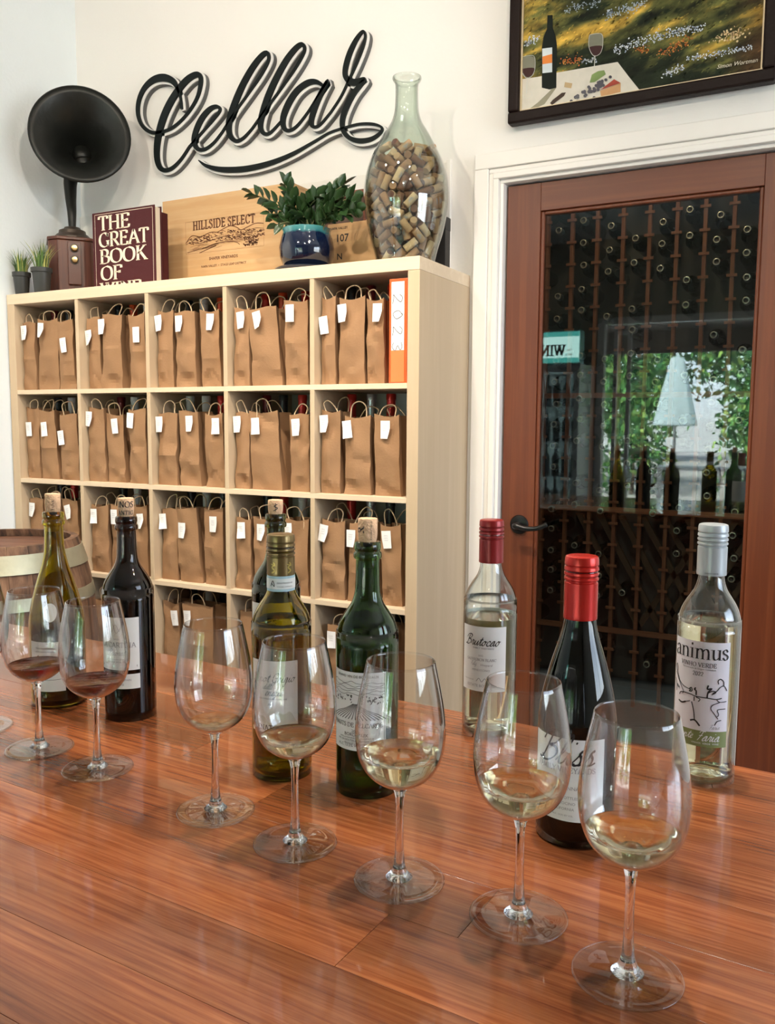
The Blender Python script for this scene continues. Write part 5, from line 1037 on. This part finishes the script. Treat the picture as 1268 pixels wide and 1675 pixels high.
for nm, pts in STROKES.items():
    cm_ = catmull([(float(a), float(b), float(c_)) for a, b, c_ in pts], 6)
    W = []
    for a, b, c_ in cm_:
        q0 = SP(a, b); q1 = SP(a+10, b); W.append(c_*.88*abs(q1[0]-q0[0])/10*.94)
    C_ = [SP(a, b) for a, b, c_ in cm_]
    m = MB(); slab(m, C_, W, SY-.006, SY+.002); m.build('flourish' if nm == 'flourish' else 'letter', sblack, sg)
    C2 = [SP(a+3, b+3.2) for a, b, c_ in cm_]; dw = .0105
    m = MB(); slab(m, C2, [w+dw for w in W], SY+.0022, SY+.007); m.build('outline', swhite, sg)
    C3 = [SP(a+3.8, b+4.4) for a, b, c_ in cm_]
    m = MB(); slab(m, C3, [w+dw+.0015 for w in W], SY+.0072, YB-.0005); m.build('backing', sedge, sg)
# ------------------------------------------------------------------ oil painting
PY = 2.722
pX0 = on_y(832, 100, PY-.02).x; pZ0 = on_y(832, 203, PY-.02).z; pX1 = on_y(1271, 80, PY-.02).x; pZ1 = pZ0+.66; fwid = .036
pt = thing('painting', 'framed oil painting of a flowery meadow and picnic table above the door', 'painting', (0, 0, 0))
fm = mat('dark carved frame', (.010, .004, .003), .45, spec=.15, bump=.2, bscale=60, var=.4)
for vert, a, b, c_, d_ in ((0, pX0, pX1, pZ0, pZ0+fwid), (0, pX0, pX1, pZ1-fwid, pZ1), (1, pX0, pX0+fwid, pZ0+fwid, pZ1-fwid), (1, pX1-fwid, pX1, pZ0+fwid, pZ1-fwid)):
    MB().box(a, b, PY-.022, PY+.02, c_, d_).build('frame_bar', fm, pt, bevel=.006)
lx0, lx1, lz0, lz1 = pX0+fwid, pX1-fwid, pZ0+fwid, pZ1-fwid
sl = MB(); sl.box(lx0, lx1, PY-.006, PY, lz0, lz0+.006); sl.box(lx0, lx0+.005, PY-.006, PY, lz0+.006, lz1); sl.box(lx1-.005, lx1, PY-.006, PY, lz0+.006, lz1); sl.build('gilt_slip', mat('gilt slip', (.62, .50, .32), .4, .3), pt)
m_, nt_, b_ = _setup('painted colours'); at = nt_.nodes.new('ShaderNodeVertexColor'); at.layer_name = 'paint'; nt_.links.new(at.outputs[0], b_.inputs['Base Color']); b_.inputs['Roughness'].default_value = .5; b_.inputs['Specular IOR Level'].default_value = .15
def PC(a, b): p_ = on_y(840+a/2.963, b/2.963, PY); return (p_.x, p_.z)
def pal(x, z):
    u = (x-lx0)/(lx1-lx0); v = (z-lz0)/(lz1-lz0)
    n1 = noise.fractal(Vector((u*3+v*1.5, v*9-u*2.5, 0)), .8, 2.1, 5); n2 = noise.fractal(Vector((u*9, v*22-u*6, 3)), .8, 2.1, 4); n3 = noise.noise(Vector((u*5, v*5, 9)))
    gold = (1.0, .62, .10); olive = (.19, .19, .05); dark = (.018, .030, .012); blue = (.26, .32, .38); brown = (.20, .09, .03)
    g = .42+1.1*(v-.36)+.9*n1+.25*(u-.5)*(1 if v > .4 else 0)
    g += .5*max(0, 1-abs(v-.33-.05*u)/.07)*max(0, 1-abs(u-.28)/.2)
    mix = lambda a, b, t: tuple(p+(q-p)*max(0, min(1, t)) for p, q in zip(a, b))
    c_ = mix(dark, olive, (g-.05)*2.2); c_ = mix(c_, gold, (g-.5)*2)
    band = max(0, 1-abs(v-(.62+.30*u*.8))/.06)*max(0, 1-u*1.05+.3); c_ = mix(c_, blue, band*(.5+n2))
    if u > .85: c_ = mix(c_, brown, (u-.85)*5*(1-v))
    if u < .12 and v > .78: c_ = mix(c_, (.07, .03, .02), .8)
    k = (1+.9*n2)*.55; return tuple(max(0, min(1, q*k)) for q in c_)
g = MB(); NU, NV = 150, 120; g.grid(lambda u, v: (lx0+(lx1-lx0)*u, PY+.002, lz0+(lz1-lz0)*v), NU, NV)
fc = [None]*len(g.f); vcol = [pal(v[0], v[2]) for v in g.v]; nb0 = len(g.f); dabs = []
rd_ = random.Random(77)
def dab(x, z, w, h, ang, col, lay=0):
    ca, sa = math.cos(ang), math.sin(ang); b = len(g.v)
    g.v += [(x+dx*ca*w-dz*sa*h, PY+.0016-.0003*lay, z+dx*sa*w+dz*ca*h) for dx, dz in ((-1, 0), (-.5, -1), (.5, -1), (1, 0), (.5, 1), (-.5, 1))]; g.face(range(b, b+6)); dabs.append(col)
for k in range(3600):
    x = rd_.uniform(lx0+.008, lx1-.008); z = rd_.uniform(lz0+.008, lz1-.01); c_ = pal(x+rd_.uniform(-.01, .01), z+rd_.uniform(-.008, .008)); j = rd_.uniform(.6, 1.6); dab(x, z, rd_.uniform(.003, .008), rd_.uniform(.0008, .0022), rd_.uniform(.1, 1.0), tuple(min(1, q*j) for q in c_))
def patch(a0, b0, a1, b1, sp, n, cols, s=.0022):
    for k in range(n):
        t_ = rd_.random(); a_ = a0+(a1-a0)*t_+rd_.gauss(0, sp*.6); bb = b0+(b1-b0)*t_+rd_.gauss(0, sp); x, z = PC(a_, bb)
        if lx0+.008 < x < lx1-.008 and lz0+.008 < z < lz1: dab(x, z, s*rd_.uniform(.6, 1.5), s*rd_.uniform(.4, 1), rd_.uniform(0, 3), rd_.choice(cols), 1)
WH = [(.62, .68, .76), (.4, .46, .6), (.75, .78, .8)]; OR = [(.55, .16, .04), (.62, .28, .06), (.40, .10, .03)]
patch(480, 245, 760, 160, 12, 150, WH); patch(760, 160, 920, 130, 10, 110, WH); patch(840, 285, 1170, 225, 8, 110, WH); patch(720, 360, 820, 330, 10, 60, WH); patch(330, 300, 400, 285, 6, 40, WH); patch(50, 215, 120, 180, 10, 60, WH)
patch(440, 75, 640, 15, 14, 130, [(.30, .38, .48), (.5, .56, .62)]); patch(250, 50, 420, 5, 12, 70, [(.30, .36, .42)]); patch(700, 265, 850, 190, 14, 90, OR); patch(590, 245, 660, 235, 8, 40, OR); patch(980, 180, 1130, 160, 16, 60, [(.72, .55, .30), (.6, .4, .2)], .003); patch(230, 300, 330, 280, 12, 60, OR)
me_o = g.build('painted_canvas', m_, pt); me = me_o.data; ca = me.color_attributes.new('paint', 'FLOAT_COLOR', 'CORNER'); li = 0; buf = []
for fi, f in enumerate(g.f):
    for vi in f: c_ = vcol[vi] if fi < nb0 else dabs[fi-nb0]; buf += [c_[0], c_[1], c_[2], 1.]
ca.data.foreach_set('color', buf)
tag(me_o, kind='stuff')
def shape(nm, pts, col, lay, smooth=False):
    P_ = [PC(*q) for q in (catmull(pts, 4, True) if smooth else pts)]; P_ = [(min(max(x, lx0+.001), lx1), max(z, lz0+.0062)) for x, z in P_]
    m = MB(); m.v = [(x, PY+.0006-.0004*lay, z) for x, z in P_]; m.face(range(len(P_))); m.build(nm, mat('paint '+nm, col, .5, var=.15, vscale=30, spec=.15), pt)
shape('painted_cloth', [(30, 385), (120, 372), (210, 352), (505, 300), (560, 372), (612, 442), (320, 500), (30, 560)], (.66, .62, .54), 0)
shape('painted_shadow', [(185, 432), (208, 425), (150, 505), (110, 540), (75, 548), (120, 495)], (.30, .28, .20), 1)
shape('painted_bottle', [(138, 425), (138, 230), (146, 180), (163, 140), (165, 74), (190, 72), (191, 135), (205, 175), (211, 220), (208, 425), (175, 434)], (.004, .008, .006), 2)
shape('painted_label', [(140, 236), (188, 230), (188, 350), (141, 355)], (.62, .68, .72), 3); shape('painted_sunset', [(141, 275), (188, 262), (188, 305), (141, 312)], (.70, .22, .05), 4)
for nm, cx_, cy_, k in (('painted_goblet', 400, 218, 1.0), ('painted_goblet_small', 72, 325, .95)):
    shape(nm, [(cx_-30*k, cy_-48*k), (cx_+30*k, cy_-50*k), (cx_+34*k, cy_), (cx_+22*k, cy_+42*k), (cx_-5, cy_+55*k), (cx_-25*k, cy_+38*k), (cx_-34*k, cy_)], (.20, .20, .15), 2, True)
    shape(nm+'_wine', [(cx_-30*k, cy_+10), (cx_+30*k, cy_+5), (cx_+20*k, cy_+40*k), (cx_-4, cy_+52*k), (cx_-22*k, cy_+36*k)], (.05, .02, .02), 3, True)
gl_ = MB(); FP = lambda u, v: (u, PY-.0016, v)
for cx_, cy_, e_ in ((400, 218, 340), (72, 325, 455)):
    gl_.poly(line([PC(cx_-4, cy_+52), PC(cx_-8, e_)], .0022, 0), FP); gl_.poly(line([PC(*q) for q in [(cx_-30, cy_-48), (cx_-35, cy_), (cx_-22, cy_+40), (cx_-4, cy_+55), (cx_+22, cy_+40), (cx_+34, cy_), (cx_+30, cy_-50), (cx_, cy_-54), (cx_-30, cy_-48)]], .0012), FP)
gl_.poly(line([PC(*q) for q in [(45, 462), (60, 476), (85, 470), (92, 452), (78, 442)]], .001), FP); tag(gl_.build('painted_highlights', mat('paint glints', (.6, .6, .55), .4), pt), kind='stuff')
shape('painted_cheese', [(420, 440), (520, 402), (520, 446), (425, 478)], (.58, .32, .15), 2); shape('painted_rind', [(422, 436), (488, 384), (520, 402)], (.36, .06, .04), 3); shape('painted_cork', [(250, 398), (286, 404), (280, 428), (246, 422)], (.50, .36, .2), 2)
shape('painted_vine', [(370, 400), (380, 362), (410, 345), (440, 340), (448, 360), (420, 380), (395, 398)], (.20, .28, .10), 2)
gr = MB(); rg = random.Random(6)
for k in range(46):
    t_ = rg.random(); a_ = 290+170*t_+rg.gauss(0, 12); b_ = 490-110*t_+rg.gauss(0, 9); s_ = 8; gr.poly([([PC(a_+s_*math.cos(q*.785), min(b_, 520-a_*.09)+s_*math.sin(q*.785)) for q in range(8)], [tuple(range(8))])], lambda u, v, k=k: (u, PY-.0012-.00001*k, max(v, lz0+.007)))
tag(gr.build('painted_grapes', mat('paint grape', (.03, .03, .05), .25), pt), kind='stuff')
shape('painted_corkscrew', [(178, 500), (190, 485), (235, 450), (255, 448), (245, 466), (200, 500), (188, 510)], (.06, .04, .03), 3)
sg_ = MB(); o_ = Vector((PC(985, 335)[0], 0, PC(985, 335)[1])); w_s = PC(1185, 300)[0]-PC(985, 335)[0]
for pol in (shift(font('Simon Wortman', .012, .004, shear=.35), 0, 0, w_s, center=False),): sg_.poly(pol, lambda u, v: (o_.x+u, PY-.0014, o_.z+v))
tag(sg_.build('signature', mat('paint signature', (.70, .64, .5), .5), pt), kind='stuff')
# ------------------------------------------------------------------ barrel
oak = wood('weathered oak stave', (.13, .065, .035), (.27, .15, .085), 'Z', .75, (3, 30), rnd=.3, dark=(.02, .012, .010), bump=.3)
oak_h = wood('barrel head board', (.11, .045, .025), (.19, .09, .045), 'X', .55, (2, 30), rnd=.2, bump=.2)
hoop_m = mat('galvanised hoop', (.38, .37, .27), .4, .6, var=.5, vscale=10, bump=.15, bscale=25)
bp_ = on_z(-6, 880, .93); RB = [(0, .262), (.08, .288), (.2, .312), (.46, .325), (.72, .312), (.85, .288), (.93, .262)]
ba = thing('wine_barrel', 'weathered oak wine barrel with metal hoops at the left, beyond the bar', 'barrel', (bp_.x, bp_.y, 0), .3)
NS = 26; st_me = None; stp = catmull([(r, z) for z, r in RB], 2)
for k in range(NS):
    if st_me is None:
        m = MB(); ha = math.pi/NS-.0016; n0 = 0
        for r, z in stp:
            for q in (-1, 1): m.v.append((r*math.cos(q*ha), r*math.sin(q*ha), z))
            for q in (1, -1): m.v.append(((r-.024)*math.cos(q*ha), (r-.024)*math.sin(q*ha), z))
        for i in range(len(stp)-1):
            for q in range(4): m.face((4*i+q, 4*i+(q+1) % 4, 4*i+4+(q+1) % 4, 4*i+4+q))
        m.face((3, 2, 1, 0)); e = 4*(len(stp)-1); m.face((e, e+1, e+2, e+3)); o = m.build('stave', oak, ba); st_me = o.data
    else: o = bpy.data.objects.new('stave', st_me); COL.objects.link(o); o.parent = ba
    o.rotation_euler = (0, 0, 2*math.pi*k/NS)
def br(z):
    for (z0, r0), (z1, r1) in zip(RB, RB[1:]):
        if z0 <= z <= z1: return r0+(r1-r0)*(z-z0)/(z1-z0)
for z0, z1 in ((.845, .905), (.73, .77), (.16, .20), (.025, .085)):
    MB().lathe([(br(z0)+.001, z0), (br(z0)+.004, z0), (br(z1)+.004, z1), (br(z1)+.001, z1)], 48).build('hoop', hoop_m, ba, smooth=True, auto=.6)
for k in range(6):
    y0, y1 = -.24+k*.08+.001, -.24+(k+1)*.08-.001; rI = .238; m = MB(); seg = 5; ys = [y0+(y1-y0)*q/seg for q in range(seg+1)]
    top = [(math.sqrt(max(0, rI**2-y*y))+.0005, y) for y in ys]; pts = top+[(-x, y) for x, y in reversed(top)]; n = len(pts)
    m.v = [(x, y, .905) for x, y in pts]+[(x, y, .885) for x, y in pts]; m.face(range(n)); m.face(range(2*n-1, n-1, -1))
    for q in range(n): m.face((q, n+q, n+(q+1) % n, (q+1) % n))
    m.build('head_board', oak_h, ba)
# ------------------------------------------------------------------ the room behind the camera (seen in the door glass)
win = thing('window_1', None, None, (0, 0, 0)); tag(win, kind='structure')
fy0, fy1 = YFW-.09, YFW+.02
for a, b, c_, d_ in ((WX0, WX0+.07, 0, WZ1), (WX1-.07, WX1, 0, WZ1), (WX0+.07, WX1-.07, WZ1-.07, WZ1)): MB().box(a, b, fy0, fy1, c_, d_).build('window_frame', trim_white, win, bevel=.003)
x1_ = WX0+.17
for a, b, c_, d_ in ((x1_, x1_+.035, .02, 2.3), (x1_+.14, x1_+.175, .02, 2.3), (x1_+.035, x1_+.14, 2.265, 2.3), (x1_+.035, x1_+.14, .02, .06), (x1_+.035, x1_+.14, .98, 1.01), (x1_+.035, x1_+.14, 1.62, 1.65)): MB().box(a, b, fy0+.02, fy1-.02, c_, d_).build('sash_bar', trim_white, win)
MB().box(WX0+.07, WX1-.07, fy0+.05, fy0+.056, .02, WZ1-.07).build('glass_pane', clear_glass('window glass', (.97, .98, .98), (.6, .6, .6)), win)
w2_ = thing('window_2', None, None, (0, 0, 0)); tag(w2_, kind='structure')
for a, b, c_, d_ in ((SY0, SY0+.06, SZ0, SZ1), (SY1-.06, SY1, SZ0, SZ1), (SY0+.06, SY1-.06, SZ0, SZ0+.06), (SY0+.06, SY1-.06, SZ1-.06, SZ1), (1.13, 1.17, SZ0+.06, SZ1-.06)): MB().box(XR_-.02, XR_+.08, a, b, c_, d_).build('window_frame', trim_white, w2_, bevel=.003)
# wine fridge with lit sign
fg = thing('drinks_fridge', 'tall glass-door wine fridge with lit sign header, mirrored in the door glass', 'fridge', (-2.966, -3.59, 0))
fgm = mat('brushed steel', (.45, .46, .46), .3, .8); blackp = mat('black plastic', (.02, .02, .02), .4)
W3, D3 = .60, .62
for a in ((0, .03, 0, D3, .12, 1.90), (W3-.03, W3, 0, D3, .12, 1.90)): MB().box(*a).build('side_wall', fgm, fg, bevel=.003)
MB().box(.03, W3-.03, 0, .03, .12, 1.90).build('back_wall', mat('white liner', (.75, .8, .8), .5), fg); MB().box(0, W3, 0, D3-.02, 0, .12).build('base', blackp, fg); MB().box(0, W3, 0, D3, 1.90, 1.93).build('top', fgm, fg)
gm_ = MB()
for k in range(5): gm_.box(.02, W3-.02, D3-.02, D3, .015+k*.02, .025+k*.02)
gm_.build('grille', fgm, fg)
for k in range(4): MB().box(.03, W3-.03, .03, D3-.06, .42+k*.36, .428+k*.36).build('shelf', fgm, fg)
d3 = MB(); d3.box(0, .05, D3, D3+.03, .12, 1.9); d3.box(W3-.05, W3, D3, D3+.03, .12, 1.9); d3.box(.05, W3-.05, D3, D3+.03, 1.85, 1.9); d3.box(.05, W3-.05, D3, D3+.03, .12, .18); d3 = d3.build('door_frame', fgm, fg, bevel=.003)
MB().box(.05, W3-.05, D3+.01, D3+.015, .18, 1.85).build('door_glass', clear_glass('fridge glass', (.9, .94, .94), (.5, .5, .5), refl=3), d3)
MB().box(.04, .055, .3, .33, .2, 1.84).build('glow_strip', mat('fridge glow', (1, 1, 1), .5, emis=(.8, 1, .98), estr=90), fg)  # added glow, stands in for bright daylight mirrored on the fridge door
hd = MB().box(0, W3, D3-.12, D3+.02, 1.93, 2.26).build('sign_header', mat('teal sign', (.3, .7, .65), .4), fg, bevel=.004)
sp_ = MB().box(.012, W3-.012, D3+.02, D3+.024, 1.945, 2.245).build('sign_panel', mat('lit sign panel', (.7, .95, .9), .4, emis=(.62, 1., .92), estr=5), fg)
for z_ in (1.945, 2.2): MB().box(.012, W3-.012, D3+.0242, D3+.0246, z_, z_+.045).build('sign_band', mat('teal sign band', (.1, .5, .45), .4, emis=(.10, .55, .48), estr=3.5), sp_)
g = MB(); FF = flat((W3, D3+.0245, 1.945), (-1, 0, 0), (0, 0, 1), (0, 1, 0), .0008); g.poly(shift(serif('WINES', .15, .22, .09), .36, .07, .40), FF); g.poly(shift(font('the', .03), .085, .11, center=False), FF); g.poly(shift(font('wine', .03), .075, .065, center=False), FF); tag(g.build('lettering', ink, sp_), kind='stuff')
fridge_b = {}
for s_ in range(4):
    for k in range(5):
        o = copy_tree(PR['black']) if (s_+k) % 3 else copy_tree(PR['white']); o.location = (-2.966+.1+k*.1, -3.59+.4, .428+s_*.36+.001 if s_ else .428+.001); o['label'] = 'bottle on a shelf inside the tall glass-door fridge'; o['group'] = 'bottles in the fridge'
        o.name = 'fridge_bottle' if (s_, k) == (0, 0) else 'fridge_bottle.%03d' % (s_*5+k)
# porch, patio and trees outside the front window
struct(MB().box(-14, 14, -40, YFW-.1, -.12, -.02).build('ground', mat('pale paving', (.42, .42, .40), .8, var=.2, vscale=1.5)))
struct(MB().box(-6, 6, -6.3, YFW-.1, 2.55, 2.7).build('porch_roof', mat('dark porch roof', (.05, .04, .035), .8)))
struct(MB().box(-6, 6, -6.3, -6.15, 2.27, 2.55).build('porch_beam', MATS['dark porch roof']))
lf = [mat('leaf mass '+n_, c_, .6) for n_, c_ in (('mid', (.08, .24, .06)), ('dark', (.02, .09, .03)), ('light', (.26, .42, .10)))]
bark = mat('bark', (.13, .09, .06), .9, bump=.5, bscale=20)
def tree(x, y, h, r, label, seed, n=3800, z0=.35, s=.13, nm='tree'):
    t = thing(nm, label, 'tree' if nm == 'tree' else 'shrub', (x, y, -.02)); rr = random.Random(seed)
    MB().tube(catmull([(0, 0, 0), (.05*h*.3, 0, h*.3), (-.02*h, .1, h*.62)], 5), [.13*h/6*(1-k/14) for k in range(11)], 8).build('trunk', bark, t, smooth=True)
    blobs = [(rr.uniform(-.6, .6)*r, rr.uniform(-.6, .6)*r, h*rr.uniform(z0, .9), r*rr.uniform(.35, .6)) for _ in range(11)]
    g = MB()
    for k in range(n):
        bx3, by3, bz3, br3 = rr.choice(blobs); d = Vector((rr.gauss(0, 1), rr.gauss(0, 1), rr.gauss(0, 1))).normalized()*br3*rr.uniform(.55, 1.02); p_ = Vector((bx3, by3, bz3))+d
        if p_.z < .03: p_.z = .05
        a = Vector((rr.uniform(-1, 1), rr.uniform(-1, 1), rr.uniform(-1, 1))).normalized(); b = a.orthogonal().normalized(); w = s*rr.uniform(.6, 1.3); i0 = len(g.v); g.cur = rr.choices((0, 1, 2), (5, 4, 2))[0]
        g.v += [tuple(p_-a*w), tuple(p_+b*w*.5), tuple(p_+a*w), tuple(p_-b*w*.5)]; g.face((i0, i0+1, i0+2, i0+3))
    tag(g.build('foliage', lf, t), kind='stuff')
tree(-5.4, -13, 5.5, 2.3, 'broad leafy tree at the left of the patio outside the front window', 1)
tree(-1.9, -17.5, 6.5, 2.6, 'tall leafy tree beyond the patio umbrella outside the front window', 2)
tree(.9, -15.5, 6.0, 2.4, 'leafy tree at the right of the patio outside the front window', 3)
tree(5.0, -11.5, 5.2, 2.1, 'leafy tree at the far right outside the front window', 5)
tree(-8.6, -18, 7.0, 2.8, 'big leafy tree at the far left outside the front window', 6)
tree(-1.2, -27, 8.0, 3.2, 'tallest leafy tree far behind the patio, centre', 8, 4200, .15, .16)
tree(-7.0, -28, 8.0, 3.0, 'tall leafy tree far behind the patio, left', 9, 4200, .15, .16)
tree(4.5, -23, 8.0, 3.0, 'tall leafy tree far behind the patio, right', 10, 4200, .15, .16)
for k, (x, y) in enumerate(((-3.6, -11.3), (-1.3, -11.3), (1.0, -11.0), (3.2, -11.2), (-5.9, -10.6))):
    tree(x, y, 1.7, 1.0, 'low dense shrub at the patio edge, %s from the left outside' % ['second', 'third', 'fourth', 'fifth', 'first'][k], 20+k, 900, .2, .08, 'shrub')
um = thing('patio_umbrella', 'white patio umbrella standing outside the front window', 'umbrella', (-2.5, -9.3, -.02))
MB().lathe([(.10, 2.45), (.13, 2.35), (.36, 1.35), (.34, 1.33), (.1, 2.3), (0, 2.56)], 10).build('canopy', mat('white canvas', (.62, .78, .78), .7), um); MB().tube([(0, 0, 0), (0, 0, 2.4)], .025, 8).build('pole', fgm, um); MB().lathe([(0, 0), (.25, 0), (.25, .06), (.05, .08), (0, .08)], 16).build('base', blackp, um)
tb = thing('patio_table', 'pale patio table outside the front window', 'table', (-1.5, -7.4, -.02)); MB().box(-.9, .9, -.45, .45, .71, .75).build('table_top', trim_white, tb, bevel=.005)
for sx_ in (-.8, .8):
    for sy_ in (-.38, .38): MB().box(sx_-.03, sx_+.03, sy_-.03, sy_+.03, 0, .71).build('leg', trim_white, tb)
# ceiling spotlights
fix = mat('white track lamp', (.75, .75, .75), .4)
for i, (pos, tgt, e) in enumerate(TRACKS):
    t = thing('track_spotlight', ['track spotlight on the ceiling aimed at the book and horn speaker', 'track spotlight on the ceiling aimed at the left wall', 'track spotlight on the ceiling aimed at the glass vase'][i], 'ceiling light', (pos[0], pos[1], CEIL), 0, 'track spotlights')
    dv = (Vector(tgt)-Vector(pos)).normalized(); o0 = Vector(pos)-Vector((pos[0], pos[1], CEIL))
    MB().tube([(0, 0, 0), tuple(o0-dv*.06)], .008, 8).build('arm', fix, t, smooth=True)
    MB().lathe([(0, -.1), (.028, -.1), (.032, -.02), (.034, 0), (.030, -.001), (.026, -.012), (0, -.012)], 24, Matrix.Translation(o0-dv*.01) @ dv.to_track_quat('Z', 'Y').to_matrix().to_4x4()).build('lamp_head', fix, t, smooth=True, auto=.6)
    lamp('track_beam', 'SPOT', tuple(Vector(pos)+dv*.01), e, WARM, tgt, spot_size=1.25, spot_blend=.8, shadow_soft_size=.03)
for i, ((x, y), e) in enumerate(zip(SPOTS, SPOT_W)):
    t = thing('ceiling_spotlight', ['recessed ceiling spotlight over the right part of the bar', 'recessed ceiling spotlight over the middle of the bar', 'recessed ceiling spotlight over the left part of the bar', 'recessed ceiling spotlight over the right end of the bar'][i], 'ceiling light', (x, y, CEIL), 0, 'recessed ceiling spotlights')
    MB().lathe([(.045, -.004), (.06, -.006), (.062, 0), (.045, 0)], 28).build('trim_ring', trim_white, t, smooth=True)
    MB().lathe([(0, -.001), (.044, -.001), (.044, -.003), (0, -.003)], 24).build('lens', mat('lit lens', (1, .9, .75), .4, emis=WARM, estr=60), t)
    lamp('spot_beam', 'SPOT', (x, y, CEIL-.03), e, WARM, (x, y, 0), spot_size=2.0, spot_blend=.7, shadow_soft_size=.035)
